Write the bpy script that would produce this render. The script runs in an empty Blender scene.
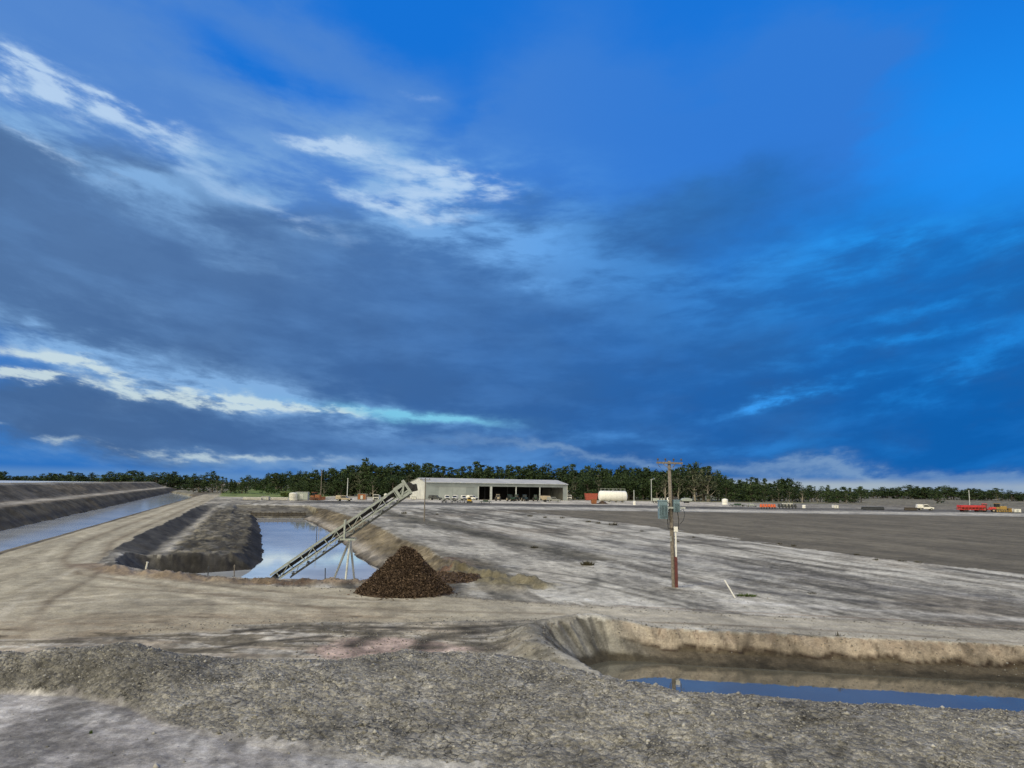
import bpy, math, random
import numpy as np
from mathutils import Vector, Matrix
random.seed(7); rng = np.random.default_rng(7)
C = bpy.context.scene.collection
SC = bpy.context.scene

# ------------------------------------------------------------------ camera
F = 745.0; PITCH = math.radians(7.76); ROLL = math.radians(0.85); H = 7.0
fw = Vector((0, math.cos(PITCH), math.sin(PITCH)))
u0 = Vector((0, -math.sin(PITCH), math.cos(PITCH))); r0 = Vector((1, 0, 0))
rt = r0 * math.cos(ROLL) + u0 * math.sin(ROLL)
up = u0 * math.cos(ROLL) - r0 * math.sin(ROLL)
cam = bpy.data.cameras.new('camera'); camo = bpy.data.objects.new('camera', cam); C.objects.link(camo)
cam.sensor_width = 36; cam.lens = F / 1024 * 36; cam.clip_end = 20000; cam.clip_start = 0.1
camo.matrix_world = Matrix(((rt.x, up.x, -fw.x, 0), (rt.y, up.y, -fw.y, 0), (rt.z, up.z, -fw.z, H), (0, 0, 0, 1)))
SC.camera = camo

def ray(x, y): return fw + rt * ((x - 512) / F) + up * ((384 - y) / F)
def at(x, y, z=0.0):                       # survey helper: picture point -> place on the level z
    d = ray(x, y); k = (z - H) / d.z
    return Vector((d.x * k, d.y * k, z))
def atY(x, y, Y):
    d = ray(x, y); k = Y / d.y
    return Vector((d.x * k, Y, H + d.z * k))

# ------------------------------------------------------------------ sun, exposure
SUN_EL = math.radians(33); SUN_AZ = math.radians(-128)      # azimuth from +Y towards +X
sl = bpy.data.lights.new('sun', 'SUN'); sl.energy = 1.5; sl.angle = math.radians(10); sl.color = (1.0, 0.905, 0.70)
so = bpy.data.objects.new('sun', sl); C.objects.link(so)
sd = Vector((math.sin(SUN_AZ) * math.cos(SUN_EL), math.cos(SUN_AZ) * math.cos(SUN_EL), math.sin(SUN_EL)))
so.rotation_euler = sd.to_track_quat('Z', 'Y').to_euler(); so.location = (0, 0, 60)
SC.view_settings.view_transform = 'Standard'; SC.view_settings.look = 'None'
SC.view_settings.exposure = 0.14; SC.view_settings.gamma = 1.0; SC.view_settings.use_curve_mapping = False

# ------------------------------------------------------------------ node graph helper
class G:
    def __init__(s, tree): s.t = tree; s.n = tree.nodes; s.l = tree.links
    def put(s, sock, v):
        if isinstance(v, bpy.types.NodeSocket): s.l.new(v, sock)
        else: sock.default_value = v
    def math(s, op, a, b=0.0, c=None, clamp=False):
        n = s.n.new('ShaderNodeMath'); n.operation = op; n.use_clamp = clamp
        s.put(n.inputs[0], a); s.put(n.inputs[1], b)
        if c is not None: s.put(n.inputs[2], c)
        return n.outputs[0]
    def vmath(s, op, a, b=None, scale=None):
        n = s.n.new('ShaderNodeVectorMath'); n.operation = op
        s.put(n.inputs[0], a)
        if b is not None: s.put(n.inputs[1], b)
        if scale is not None: s.put(n.inputs['Scale'], scale)
        return n.outputs['Value'] if op in ('DOT_PRODUCT', 'LENGTH') else n.outputs[0]
    def comb(s, x, y, z):
        n = s.n.new('ShaderNodeCombineXYZ')
        for i, v in enumerate((x, y, z)): s.put(n.inputs[i], v)
        return n.outputs[0]
    def noise(s, vec, scale, detail=4, rough=0.55, dist=0.0, out='Fac'):
        n = s.n.new('ShaderNodeTexNoise'); s.put(n.inputs['Vector'], vec)
        n.inputs['Scale'].default_value = scale; n.inputs['Detail'].default_value = detail
        n.inputs['Roughness'].default_value = rough; n.inputs['Distortion'].default_value = dist
        return n.outputs[out]
    def ss(s, v, a, b, lo=0.0, hi=1.0):
        n = s.n.new('ShaderNodeMapRange'); n.interpolation_type = 'SMOOTHSTEP'
        s.put(n.inputs[0], v)
        for i, q in enumerate((a, b, lo, hi)): n.inputs[i + 1].default_value = q
        return n.outputs[0]
    def mix(s, f, a, b, mode='MIX'):
        n = s.n.new('ShaderNodeMix'); n.data_type = 'RGBA'; n.blend_type = mode; n.clamp_factor = True
        s.put(n.inputs[0], f)
        for sock, v in ((n.inputs[6], a), (n.inputs[7], b)):
            s.put(sock, v if isinstance(v, bpy.types.NodeSocket) else tuple(v) + (1.0,) * (4 - len(v)))
        return n.outputs[2]

# ------------------------------------------------------------------ world: Nishita sky with layered cloud
W = bpy.data.worlds.new('World'); SC.world = W; W.use_nodes = True
W.node_tree.nodes.clear(); g = G(W.node_tree)
STR = 0.1
def L(r, gg, b, k=1.0):                    # 8-bit display colour -> linear emission for the sky
    f = lambda c: ((c / 255 + 0.055) / 1.055) ** 2.4 if c > 10 else c / 255 / 12.92
    k *= .915; return (f(r) * k / STR, f(gg) * k / STR, f(b) * k / STR)
sky = g.n.new('ShaderNodeTexSky'); sky.sky_type = 'NISHITA'; sky.sun_disc = False
sky.sun_elevation = SUN_EL; sky.sun_rotation = SUN_AZ
tc = g.n.new('ShaderNodeTexCoord').outputs['Generated']
sx = g.n.new('ShaderNodeSeparateXYZ'); g.put(sx.inputs[0], tc)
x_, y_, z_ = sx.outputs
hyp = g.math('SQRT', g.math('ADD', g.math('MULTIPLY', x_, x_), g.math('MULTIPLY', y_, y_)))
az = g.math('ARCTAN2', x_, y_); el = g.math('ARCTAN2', z_, hyp)
caz = g.math('COSINE', az); saz = g.math('SINE', az)
v_ = g.math('SUBTRACT', el, g.math('MULTIPLY', g.math('SUBTRACT', 1.0, caz), 0.30))
P3 = g.comb(saz, caz, g.math('MULTIPLY', el, 1.4)); P3s = g.comb(saz, caz, g.math('MULTIPLY', v_, 2.2)); P3w = g.comb(saz, caz, g.math('MULTIPLY', v_, 3.6))
nA = g.noise(P3s, 3.0, 6, 0.5, 0.1)
nB = g.noise(P3w, 6.5, 8, 0.6, 0.15)
nC = g.noise(P3, 4.5, 5, 0.5)
nD = g.noise(P3s, 13.0, 6, 0.6, 0.0)
nE = g.noise(P3w, 26.0, 5, 0.6, 0.0)
w1 = g.noise(P3s, 4.5, 7, 0.62, 0.0, 'Color')
wv = g.vmath('SCALE', g.vmath('SUBTRACT', w1, (0.5, 0.5, 0.5)), scale=0.26)
wv = g.vmath('MULTIPLY', wv, (1.0, 0.42, 0.0))
AE = g.comb(az, el, 0.0); AEw = g.vmath('ADD', AE, wv)
def blob(px, py, lx, ly, ang, s, src=AEw):
    d = ray(px, py); a0 = math.atan2(d.x, d.y); e0 = math.atan2(d.z, math.hypot(d.x, d.y))
    n = g.n.new('ShaderNodeMapping'); n.vector_type = 'TEXTURE'; g.put(n.inputs[0], src)
    n.inputs[1].default_value = (a0, e0, 0); n.inputs[2].default_value = (0, 0, math.radians(-ang))
    n.inputs[3].default_value = (lx / F, ly / F, 1)
    q = g.vmath('DOT_PRODUCT', n.outputs[0], n.outputs[0])
    return g.math('MULTIPLY', g.math('EXPONENT', g.math('MULTIPLY', q, -1.0)), s)
def total(bl):
    o = None
    for b in bl:
        q = blob(*b); o = q if o is None else g.math('ADD', o, q)
    return o
# clear blue, from the sky model, tinted deep
sk = g.mix(1.0, sky.outputs[0], (0.55, 1.45, 2.5), 'MULTIPLY')
blue = g.mix(g.ss(el, 0.0, 0.62), L(0, 94, 186), L(4, 110, 212))
blue = g.mix(blob(985, 175, 260, 120, 0, 1.0, AE), blue, L(0, 138, 240))
blue = g.mix(0.12, blue, sk)
# thin lavender veil
veil = total([(40, 20, 330, 130, 10, .95), (330, 70, 260, 40, 8, .45), (470, 130, 90, 60, 0, .5), (600, 110, 120, 130, -10, .85),
              (790, 70, 80, 60, -40, 1.0), (880, 58, 60, 22, -20, .5), (620, 190, 330, 60, 0, .7), (300, 180, 330, 70, 12, 1.0), (720, 150, 160, 60, -10, .7), (40, 130, 150, 60, 20, .6)])
veil = g.ss(g.math('MULTIPLY', veil, g.math('SUBTRACT', g.ss(nA, 0.30, 0.62, 0.5, 1.15), g.math('ADD', blob(310, 85, 110, 22, 12, .6), g.math('ADD', blob(475, 125, 45, 50, 10, .7), blob(400, 20, 60, 40, 20, .5))))), .1, 1.1)
col = g.mix(veil, blue, g.mix(g.ss(az, -0.55, 0.35), L(82, 134, 206), L(50, 122, 212)))
# the large grey cloud deck
deck = total([(40, 225, 220, 65, 8, 1.0), (250, 300, 360, 75, 6, 1.3), (520, 330, 300, 75, 2, 1.2), (600, 235, 220, 45, -3, .8), (700, 200, 110, 30, -12, .45),
              (800, 330, 300, 75, -8, 1.0), (960, 425, 330, 50, -3, 1.2), (150, 428, 330, 24, 3, 1.1), (560, 415, 330, 50, 0, 1.2), (960, 300, 190, 35, -14, .6)])
dn = g.math('MULTIPLY', deck, g.ss(nA, 0.25, 0.64, 0.6, 1.2))
dn = g.ss(dn, 0.10, 1.0)
dcol = g.mix(g.ss(az, -0.6, 0.65), L(82, 118, 166), L(24, 106, 186))
dcol = g.mix(g.ss(el, 0.30, 0.08), dcol, g.mix(g.ss(az, -0.6, 0.6), L(68, 104, 152), L(14, 94, 172)))
dcol = g.mix(g.ss(nB, 0.42, 0.72, 0.0, 0.38), dcol, g.mix(g.ss(az, -0.5, 0.6), L(100, 144, 198), L(34, 126, 214)))
dcol = g.mix(g.ss(nC, 0.42, 0.68, 0.0, 0.40), dcol, g.mix(g.ss(az, -0.5, 0.6), L(70, 100, 142), L(36, 94, 156)))
dcol = g.mix(g.ss(nD, 0.45, 0.7, 0.0, 0.16), dcol, L(50, 84, 136))
col = g.mix(dn, col, dcol)
# lighter ragged edges and bright gaps
mid = total([(330, 205, 230, 26, 8, .75), (90, 165, 150, 12, 22, .7), (90, 120, 130, 30, 22, .5), (430, 180, 170, 45, 10, .8), (560, 260, 150, 50, 10, .22), (500, 235, 70, 25, 10, .3),
             (960, 300, 110, 7, -10, .6), (900, 345, 120, 6, -8, .5), (800, 392, 80, 6, -10, .8), (960, 372, 90, 7, -25, .5), (880, 270, 150, 18, -10, .55), (850, 250, 200, 16, -4, .5),
             (60, 340, 150, 12, 8, .65), (150, 375, 230, 22, 7, .8), (360, 425, 160, 14, 6, .5), (230, 390, 200, 11, 8, .75), (300, 462, 420, 10, 1, .4), (640, 440, 230, 7, 3, .3), (60, 300, 60, 20, 5, .2), (560, 290, 30, 8, -5, .4), (790, 391, 40, 5, -10, .8)])
mm = g.math('MULTIPLY', mid, g.ss(nB, 0.36, 0.64, 0.1, 1.3))
col = g.mix(mm, col, g.mix(g.ss(az, -0.35, 0.5), L(128, 172, 220), L(36, 148, 238)))
bn_ = g.math('ADD', g.math('MULTIPLY', nB, .55), g.math('MULTIPLY', nE, .45))
brU = total([(50, 88, 100, 17, 22, 1.1), (130, 120, 65, 12, 12, .9), (10, 62, 45, 11, 28, .7), (332, 151, 50, 10, 8, 1.5), (395, 205, 65, 11, 5, 1.1), (430, 190, 55, 20, 22, .7), (490, 192, 48, 13, 6, 1.1),
             (280, 215, 90, 10, 14, .6), (415, 99, 34, 4, 4, .3), (60, 157, 50, 6, 22, .7)])
brL = total([(20, 357, 100, 7, 6, .7), (110, 370, 85, 9, 8, .75), (60, 388, 120, 5, 2, 1.4), (190, 396, 90, 7, 9, .75),
             (300, 408, 70, 6, 5, 1.3), (345, 411, 55, 5, 3, .9), (100, 444, 170, 4, 2, .55), (235, 452, 70, 5, 2, .25)])
bb = g.math('ADD', g.math('MULTIPLY', brU, g.ss(bn_, 0.34, 0.64, 0.12, 1.15)), g.math('MULTIPLY', brL, g.ss(bn_, 0.40, 0.60, 0.06, 1.25)))
bb = g.math('MULTIPLY', g.ss(bb, 0.05, 1.15, 0.0, 1.0), .86)
col = g.mix(bb, col, g.mix(g.ss(el, 0.25, 0.12), L(186, 212, 240), L(204, 222, 226)))
turq = total([(405, 417, 85, 7, 6, 1.0), (450, 425, 40, 5, 8, .7)])
turq = g.math('MULTIPLY', turq, g.ss(nB, 0.3, 0.6, 0.4, 1.3))
col = g.mix(turq, col, L(122, 196, 228))
# lit strip above the horizon
hz = total([(760, 464, 280, 4, 2, .5), (940, 474, 180, 7, 2, .6), (610, 457, 130, 4, 1, .5)])
col = g.mix(g.math('MULTIPLY', hz, g.ss(nB, 0.3, 0.65, 0.5, 1.3)), col, L(112, 148, 192))
lowr = g.math('MULTIPLY', g.ss(el, 0.017, 0.006), g.ss(nC, 0.3, 0.6, .75, 1.1))
col = g.mix(g.math('MULTIPLY', lowr, 0.85), col, g.mix(g.ss(az, -0.1, 0.35), L(98, 142, 194), L(168, 182, 192)))
# unseen bright warm sky, added behind the viewer to light the ground
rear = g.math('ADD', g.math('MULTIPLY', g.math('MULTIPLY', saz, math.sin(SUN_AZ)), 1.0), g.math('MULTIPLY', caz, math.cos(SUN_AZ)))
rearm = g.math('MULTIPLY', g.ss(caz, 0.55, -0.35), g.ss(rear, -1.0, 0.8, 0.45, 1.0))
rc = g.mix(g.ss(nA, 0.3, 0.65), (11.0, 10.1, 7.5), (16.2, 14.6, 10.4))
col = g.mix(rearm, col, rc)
col = g.mix(g.ss(el, 0.0, -0.02), col, L(70, 78, 90))
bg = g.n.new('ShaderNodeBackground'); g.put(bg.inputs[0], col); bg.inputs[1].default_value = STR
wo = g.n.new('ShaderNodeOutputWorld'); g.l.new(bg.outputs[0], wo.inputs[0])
W.cycles.sampling_method = 'MANUAL'; W.cycles.sample_map_resolution = 1024

# ------------------------------------------------------------------ materials
def new_mat(name):
    m = bpy.data.materials.new(name); m.use_nodes = True
    gg = G(m.node_tree); b = m.node_tree.nodes['Principled BSDF']
    return m, gg, b
def plain(name, c, rough=0.6, metal=0.0, var=0.25, scale=6.0, bump=0.0, spec=0.5):
    m, gg, b = new_mat(name)
    t = gg.n.new('ShaderNodeTexCoord').outputs['Object']
    n = gg.noise(t, scale, 5, 0.6)
    k = gg.ss(n, 0.3, 0.7, 1 - var, 1 + var)
    gg.put(b.inputs['Base Color'], gg.vmath('SCALE', tuple(c), scale=k))
    b.inputs['Roughness'].default_value = rough; b.inputs['Metallic'].default_value = metal
    b.inputs['Specular IOR Level'].default_value = spec
    if bump:
        bn = gg.n.new('ShaderNodeBump'); bn.inputs['Strength'].default_value = bump; bn.inputs['Distance'].default_value = 0.02
        gg.put(bn.inputs['Height'], n); gg.l.new(bn.outputs[0], b.inputs['Normal'])
    return m
M = {}
M['galv'] = plain('galvanised_steel', (.50, .53, .53), .45, .25, .2, 3)
M['pale'] = plain('pale_painted_steel', (.33, .37, .355), .55, 0, .15, 4)
M['black'] = plain('black_rubber', (.025, .025, .027), .8)
M['darksteel'] = plain('dark_steel', (.05, .055, .06), .5, .3)
M['wood'] = plain('weathered_pole_wood', (.17, .15, .13), .85, 0, .35, 9, .6)
M['white'] = plain('white_paint', (.78, .78, .76), .5, 0, .08, 2)
M['offwhite'] = plain('dusty_white_paint', (.6, .6, .56), .6, 0, .15, 2)
M['maroon'] = plain('dark_red_cover', (.10, .025, .025), .6)
M['transformer'] = plain('transformer_paint', (.15, .23, .28), .45, 0, .2, 5)
M['porcelain'] = plain('dark_porcelain', (.06, .058, .06), .3)
M['red'] = plain('red_paint', (.50, .04, .04), .5, 0, .2, 2)
M['rustred'] = plain('rusty_red_paint', (.32, .07, .045), .7, 0, .3, 2)
M['orange'] = plain('orange_paint', (.62, .13, .04), .6, 0, .2, 2)
M['rust'] = plain('rusty_ochre_paint', (.26, .10, .04), .75, 0, .35, 3)
M['yellow'] = plain('yellow_paint', (.6, .38, .03), .5)
M['ochre'] = plain('dull_ochre_paint', (.34, .22, .06), .7)
M['green'] = plain('dark_green_paint', (.018, .05, .025), .45)
M['teal'] = plain('dark_blue_green_paint', (.02, .045, .06), .45)
M['glass'] = plain('dark_glass', (.02, .025, .03), .08, 0, .05)
M['grey'] = plain('grey_paint', (.25, .26, .26), .6)
M['tanmetal'] = plain('tan_paint', (.40, .34, .25), .6)
M['concrete'] = plain('concrete', (.42, .41, .39), .85, 0, .15, 1)
M['timber'] = plain('dark_timber', (.07, .06, .05), .9, 0, .3, 5)
M['bark'] = plain('gum_bark', (.30, .27, .23), .9, 0, .4, 1.5)
M['darkbark'] = plain('dark_bark', (.10, .085, .07), .9, 0, .3, 1.5)
def sheet(name, c, axis=0, per=1.3):       # ribbed steel cladding
    m, gg, b = new_mat(name)
    t = gg.n.new('ShaderNodeTexCoord').outputs['Object']
    w = gg.n.new('ShaderNodeTexWave'); w.bands_direction = 'XYZ'[axis]; gg.put(w.inputs[0], t); w.inputs['Scale'].default_value = per
    n = gg.noise(t, .25, 5, .6)
    k = gg.ss(n, .3, .7, .85, 1.1); k = gg.math('MULTIPLY', k, gg.ss(w.outputs[1], 0, 1, .93, 1.03))
    gg.put(b.inputs['Base Color'], gg.vmath('SCALE', tuple(c), scale=k))
    b.inputs['Roughness'].default_value = .6; b.inputs['Metallic'].default_value = 0.0
    return m
M['shedwall'] = sheet('zincalume_cladding', (.275, .315, .33))
M['doorskin'] = sheet('door_cladding', (.33, .37, .38))
M['darkwall'] = plain('shade_painted_inner', (.035, .035, .035), .9)  # shade inside the shed painted as a near-black colour
M['shedroof'] = sheet('zincalume_roof', (.43, .43, .41))
M['leaf'] = None
def leaf(name, a, b_):
    m, gg, b = new_mat(name)
    at_ = gg.n.new('ShaderNodeAttribute'); at_.attribute_name = 'tone'
    oi = gg.n.new('ShaderNodeObjectInfo')
    f = gg.math('ADD', gg.math('MULTIPLY', at_.outputs['Fac'], .75), gg.math('MULTIPLY', oi.outputs['Random'], .3), clamp=True)
    gg.put(b.inputs['Base Color'], gg.mix(f, a, b_)); b.inputs['Roughness'].default_value = .7
    b.inputs['Specular IOR Level'].default_value = .2
    return m
M['leaf'] = leaf('gum_leaves', (.010, .024, .012), (.066, .102, .038))
M['leaf_pale'] = leaf('pale_gum_leaves', (.035, .050, .030), (.11, .12, .075))
M['bush'] = leaf('bush_leaves', (.014, .035, .008), (.045, .085, .018))
M['dry'] = leaf('dry_weeds', (.03, .028, .018), (.10, .09, .055))
M['grass'] = leaf('grass', (.05, .085, .02), (.12, .15, .05))
M['mulch'] = leaf('mulch_bits', (.020, .013, .009), (.31, .22, .16))
M['stone'] = leaf('gravel_stones', (.10, .097, .088), (.54, .53, .50))

def earth(name, rough_scale=1.0, crack=0.0, fine=.18):
    m, gg, b = new_mat(name)
    ca = gg.n.new('ShaderNodeVertexColor'); ca.layer_name = 'Col'
    pos = gg.n.new('ShaderNodeNewGeometry').outputs['Position']
    n1 = gg.noise(pos, 7.0 * rough_scale, 6, .7); n2 = gg.noise(pos, .9 * rough_scale, 5, .6); n3 = gg.noise(pos, 26.0 * rough_scale, 3, .6)
    k = gg.math('MULTIPLY', gg.ss(n1, .25, .75, 1 - fine * 1.5, 1 + fine * 1.3), gg.ss(n2, .3, .7, 1 - fine * .8, 1 + fine * .8))
    k = gg.math('MULTIPLY', k, gg.ss(n3, .3, .7, 1 - fine, 1 + fine))
    h = gg.math('ADD', gg.math('MULTIPLY', n1, .6), gg.math('MULTIPLY', n3, .25))
    if crack:
        vo = gg.n.new('ShaderNodeTexVoronoi'); vo.feature = 'DISTANCE_TO_EDGE'; vo.inputs['Scale'].default_value = 2.1
        gg.put(vo.inputs['Vector'], gg.vmath('ADD', pos, gg.vmath('SCALE', gg.noise(pos, 3.0, 4, .6, 0, 'Color'), scale=.45)))
        cr = gg.ss(vo.outputs[0], 0.0, .045); area = gg.ss(gg.noise(pos, .45, 3), .42, .6)
        k = gg.math('MULTIPLY', k, gg.math('SUBTRACT', 1.0, gg.math('MULTIPLY', gg.math('SUBTRACT', 1.0, cr), gg.math('MULTIPLY', area, crack))))
        h = gg.math('ADD', h, gg.math('MULTIPLY', cr, .25))
        vs = gg.n.new('ShaderNodeTexVoronoi'); vs.inputs['Scale'].default_value = 8.0; gg.put(vs.inputs['Vector'], pos)
        h = gg.math('SUBTRACT', h, gg.math('MULTIPLY', vs.outputs[0], .9))
        vsx = gg.n.new('ShaderNodeSeparateColor'); gg.l.new(vs.outputs['Color'], vsx.inputs[0])
        k = gg.math('MULTIPLY', k, gg.ss(vsx.outputs[0], 0, 1, .74, 1.28))
    else:
        vp = gg.n.new('ShaderNodeTexVoronoi'); vp.inputs['Scale'].default_value = 4.5; gg.put(vp.inputs['Vector'], pos)
        vq = gg.n.new('ShaderNodeSeparateColor'); gg.l.new(vp.outputs['Color'], vq.inputs[0])
        pe = gg.math('MULTIPLY', gg.ss(vp.outputs[0], .22, .14), gg.math('GREATER_THAN', vq.outputs[0], .62))
        k = gg.math('MULTIPLY', k, gg.math('ADD', 1.0, gg.math('MULTIPLY', pe, gg.ss(vq.outputs[1], 0, 1, -.55, .55))))
        h = gg.math('ADD', h, gg.math('MULTIPLY', pe, .4))
    gg.put(b.inputs['Base Color'], gg.vmath('SCALE', ca.outputs[0], scale=k))
    b.inputs['Roughness'].default_value = .95; b.inputs['Specular IOR Level'].default_value = .15
    bn = gg.n.new('ShaderNodeBump'); bn.inputs['Strength'].default_value = .8; bn.inputs['Distance'].default_value = .10 if crack else .05
    gg.put(bn.inputs['Height'], h); gg.l.new(bn.outputs[0], b.inputs['Normal'])
    return m
M['earth'] = earth('dry_earth'); M['gravel'] = earth('gravelly_earth', 1.3, .75, .26)

def water(name, c, rough=.02, ior=1.45, ripple=.05, spec=.5):
    m, gg, b = new_mat(name)
    pos = gg.n.new('ShaderNodeNewGeometry').outputs['Position']
    n2 = gg.noise(pos, .12, 4, .6)
    gg.put(b.inputs['Base Color'], gg.mix(gg.ss(n2, .3, .7), tuple(x * .8 for x in c), tuple(x * 1.15 for x in c)))
    b.inputs['Roughness'].default_value = rough; b.inputs['IOR'].default_value = ior
    n = gg.noise(pos, 3.0, 3, .5)
    bn = gg.n.new('ShaderNodeBump'); bn.inputs['Strength'].default_value = ripple; bn.inputs['Distance'].default_value = .02
    gg.put(bn.inputs['Height'], n); gg.l.new(bn.outputs[0], b.inputs['Normal'])
    return m
M['water_canal'] = water('canal_water', (.50, .53, .55), .08, 1.5)
M['water_pond'] = water('pond_water', (.52, .55, .57), .02, 1.7)
M['water_res'] = water('reservoir_water', (.60, .64, .66), .25, 1.4)
M['water_near'] = water('near_pond_water', (.095, .092, .07), .02, 3.0)

# ------------------------------------------------------------------ numpy noise
def _hash(ix, iy, seed):
    h = (ix.astype(np.int64) * 374761393 + iy.astype(np.int64) * 668265263 + seed * 1442695041) & 0x7fffffff
    h = ((h ^ (h >> 13)) * 1274126177) & 0x7fffffff
    h = h ^ (h >> 16)
    return (h & 0xffff) / 65535.0
def vnoise(x, y, seed=0):
    ix = np.floor(x); iy = np.floor(y); fx = x - ix; fy = y - iy
    fx = fx * fx * fx * (fx * (fx * 6 - 15) + 10); fy = fy * fy * fy * (fy * (fy * 6 - 15) + 10)
    a = _hash(ix, iy, seed); b = _hash(ix + 1, iy, seed); c = _hash(ix, iy + 1, seed); d = _hash(ix + 1, iy + 1, seed)
    return (a + (b - a) * fx) * (1 - fy) + (c + (d - c) * fx) * fy
def fbm(x, y, o=4, seed=0, g_=.5):
    s = 0; a = 1; n = 0
    for i in range(o):
        s = s + a * vnoise(x + 17.3 * i, y - 9.1 * i, seed + i * 7); n += a; a *= g_
        x, y = (x * .8 - y * .6) * 2.02, (x * .6 + y * .8) * 2.02
    return s / n
def sst(x, a, b):
    t = np.clip((x - a) / (b - a), 0, 1); return t * t * (3 - 2 * t)

# ------------------------------------------------------------------ ground frame: t across, s along the canals
DD = np.array([-.350, 1.0]); DD /= np.linalg.norm(DD); NN = np.array([DD[1], -DD[0]])
def ts(X, Y): return X * NN[0] + Y * NN[1], X * DD[0] + Y * DD[1]
def xy(t, s): return t * NN[0] + s * DD[0], t * NN[1] + s * DD[1]

def sdf(px, py, poly):
    d = np.full(px.shape, 1e18); ins = np.zeros(px.shape, bool); n = len(poly)
    for i in range(n):
        ax, ay = poly[i]; bx, by = poly[(i + 1) % n]; ex, ey = bx - ax, by - ay
        wx, wy = px - ax, py - ay
        k = np.clip((wx * ex + wy * ey) / (ex * ex + ey * ey + 1e-12), 0, 1)
        d = np.minimum(d, (wx - ex * k) ** 2 + (wy - ey * k) ** 2)
        c = ((ay > py) != (by > py))
        xi = ax + (py - ay) / (by - ay + 1e-12) * ex
        ins ^= c & (px < xi)
    d = np.sqrt(d); return np.where(ins, -d, d)
def dline(px, py, line):
    d = np.full(px.shape, 1e18)
    for (ax, ay), (bx, by) in zip(line[:-1], line[1:]):
        ex, ey = bx - ax, by - ay; wx, wy = px - ax, py - ay
        k = np.clip((wx * ex + wy * ey) / (ex * ex + ey * ey + 1e-12), 0, 1)
        d = np.minimum(d, (wx - ex * k) ** 2 + (wy - ey * k) ** 2)
    return np.sqrt(d)
def pts(l, z=0.0): return [tuple(at(x, y, z))[:2] for x, y in l]

# ------------------------------------------------------------------ polar tessellation of the terrain (fine near, coarse far)
A = [math.radians(a) for a in range(-180, -45, 3)] + list(np.arange(math.radians(-44), math.radians(44), .00152)) + [math.radians(a) for a in range(45, 180, 3)]
A = np.array(A)
Rr = [1.0, 4.0, 8.0, 12.0, 15.0]
r = 17.2
while r < 7000:
    Rr.append(r)
    dr = .5 * r * r / (745 * 7.0)
    dr = min(dr, .55 if r < 215 else (.55 + (r - 215) * .02)); dr = max(dr, .03)
    r += dr
Rr = np.array(Rr)
AA, RR = np.meshgrid(A, Rr)
X = (RR * np.sin(AA)).ravel(); Y = (RR * np.cos(AA)).ravel()
print('terrain verts', X.size)

RIDGE = [(-60, 29, .9, 2.0, 3.2), (-17.1, 27.2, .95, 1.6, 2.5), (-14, 27.5, 1.2, 1.9, 2.6), (-12.0, 27.1, 1.05, 2.8, 2.6), (-10.1, 26.9, .75, 4.4, 3.2), (-5.7, 26.7, .85, 6.2, 3.5),
         (-3.9, 27.6, 1.0, 7.4, 3.4), (-.7, 27.5, 1.0, 8.2, 3.5), (1.5, 26.1, 1.0, 8.4, 3.4), (3.5, 24.1, 1.0, 8.0, 3.2), (5.1, 23.0, 1.0, 7.6, 3.2),
         (9.0, 21.8, 1.0, 7.4, 3.2), (14.3, 21.5, 1.0, 7.4, 3.2), (24, 20.6, 1.0, 7.2, 3.2), (70, 10, 1.0, 7, 3.2)]
RA = np.array(RIDGE).T
POND = [(-8.2, 84), (-7.6, 72.5), (-4.6, 67.2), (1, 61.9), (5, 59.6), (9, 59.2), (12, 60), (13.6, 66), (14.8, 84), (14.0, 96), (14.6, 120), (15.6, 148), (15.4, 180), (14, 211), (2.7, 211), (3.0, 131), (2.2, 96), (1.0, 88), (-3, 86)]
NP = [at(586, 666, -1.2), at(610, 660.5, -1.2), at(640, 661.5, -1.2), at(680, 664.5, -1.2), at(760, 669, -1.2), at(868, 675, -1.2), at(1024, 683, -1.2)]
NPOND = [(p.x, p.y) for p in NP] + [(60, 21.5), (60, 15), (24, 25.0), (14.3, 25.5), (9, 26), (6, 27.6), (4.8, 30.0), (3.7, 33.2)]
ROADU = pts([(-300, 560), (0, 562), (100, 571), (155, 577), (240, 584), (300, 587), (360, 589), (450, 597), (560, 605), (700, 612.5), (860, 621), (1024, 630), (1400, 655)])
ROADL = pts([(-300, 640), (0, 636), (100, 630), (200, 626), (330, 623), (520, 621.5), (600, 623), (700, 628), (860, 637), (1024, 648), (1400, 676)])
def ycurve(line, x):
    l = sorted(line); return np.interp(x, [p[0] for p in l], [p[1] for p in l])
BERM_END = 245.0
FB = pts([(420, 505.5), (480, 508), (560, 515.5), (640, 525), (720, 536.5), (800, 548), (900, 561), (1024, 574.5)])
FB.append((FB[-1][0] + 60, FB[-1][1] - 160))

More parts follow.
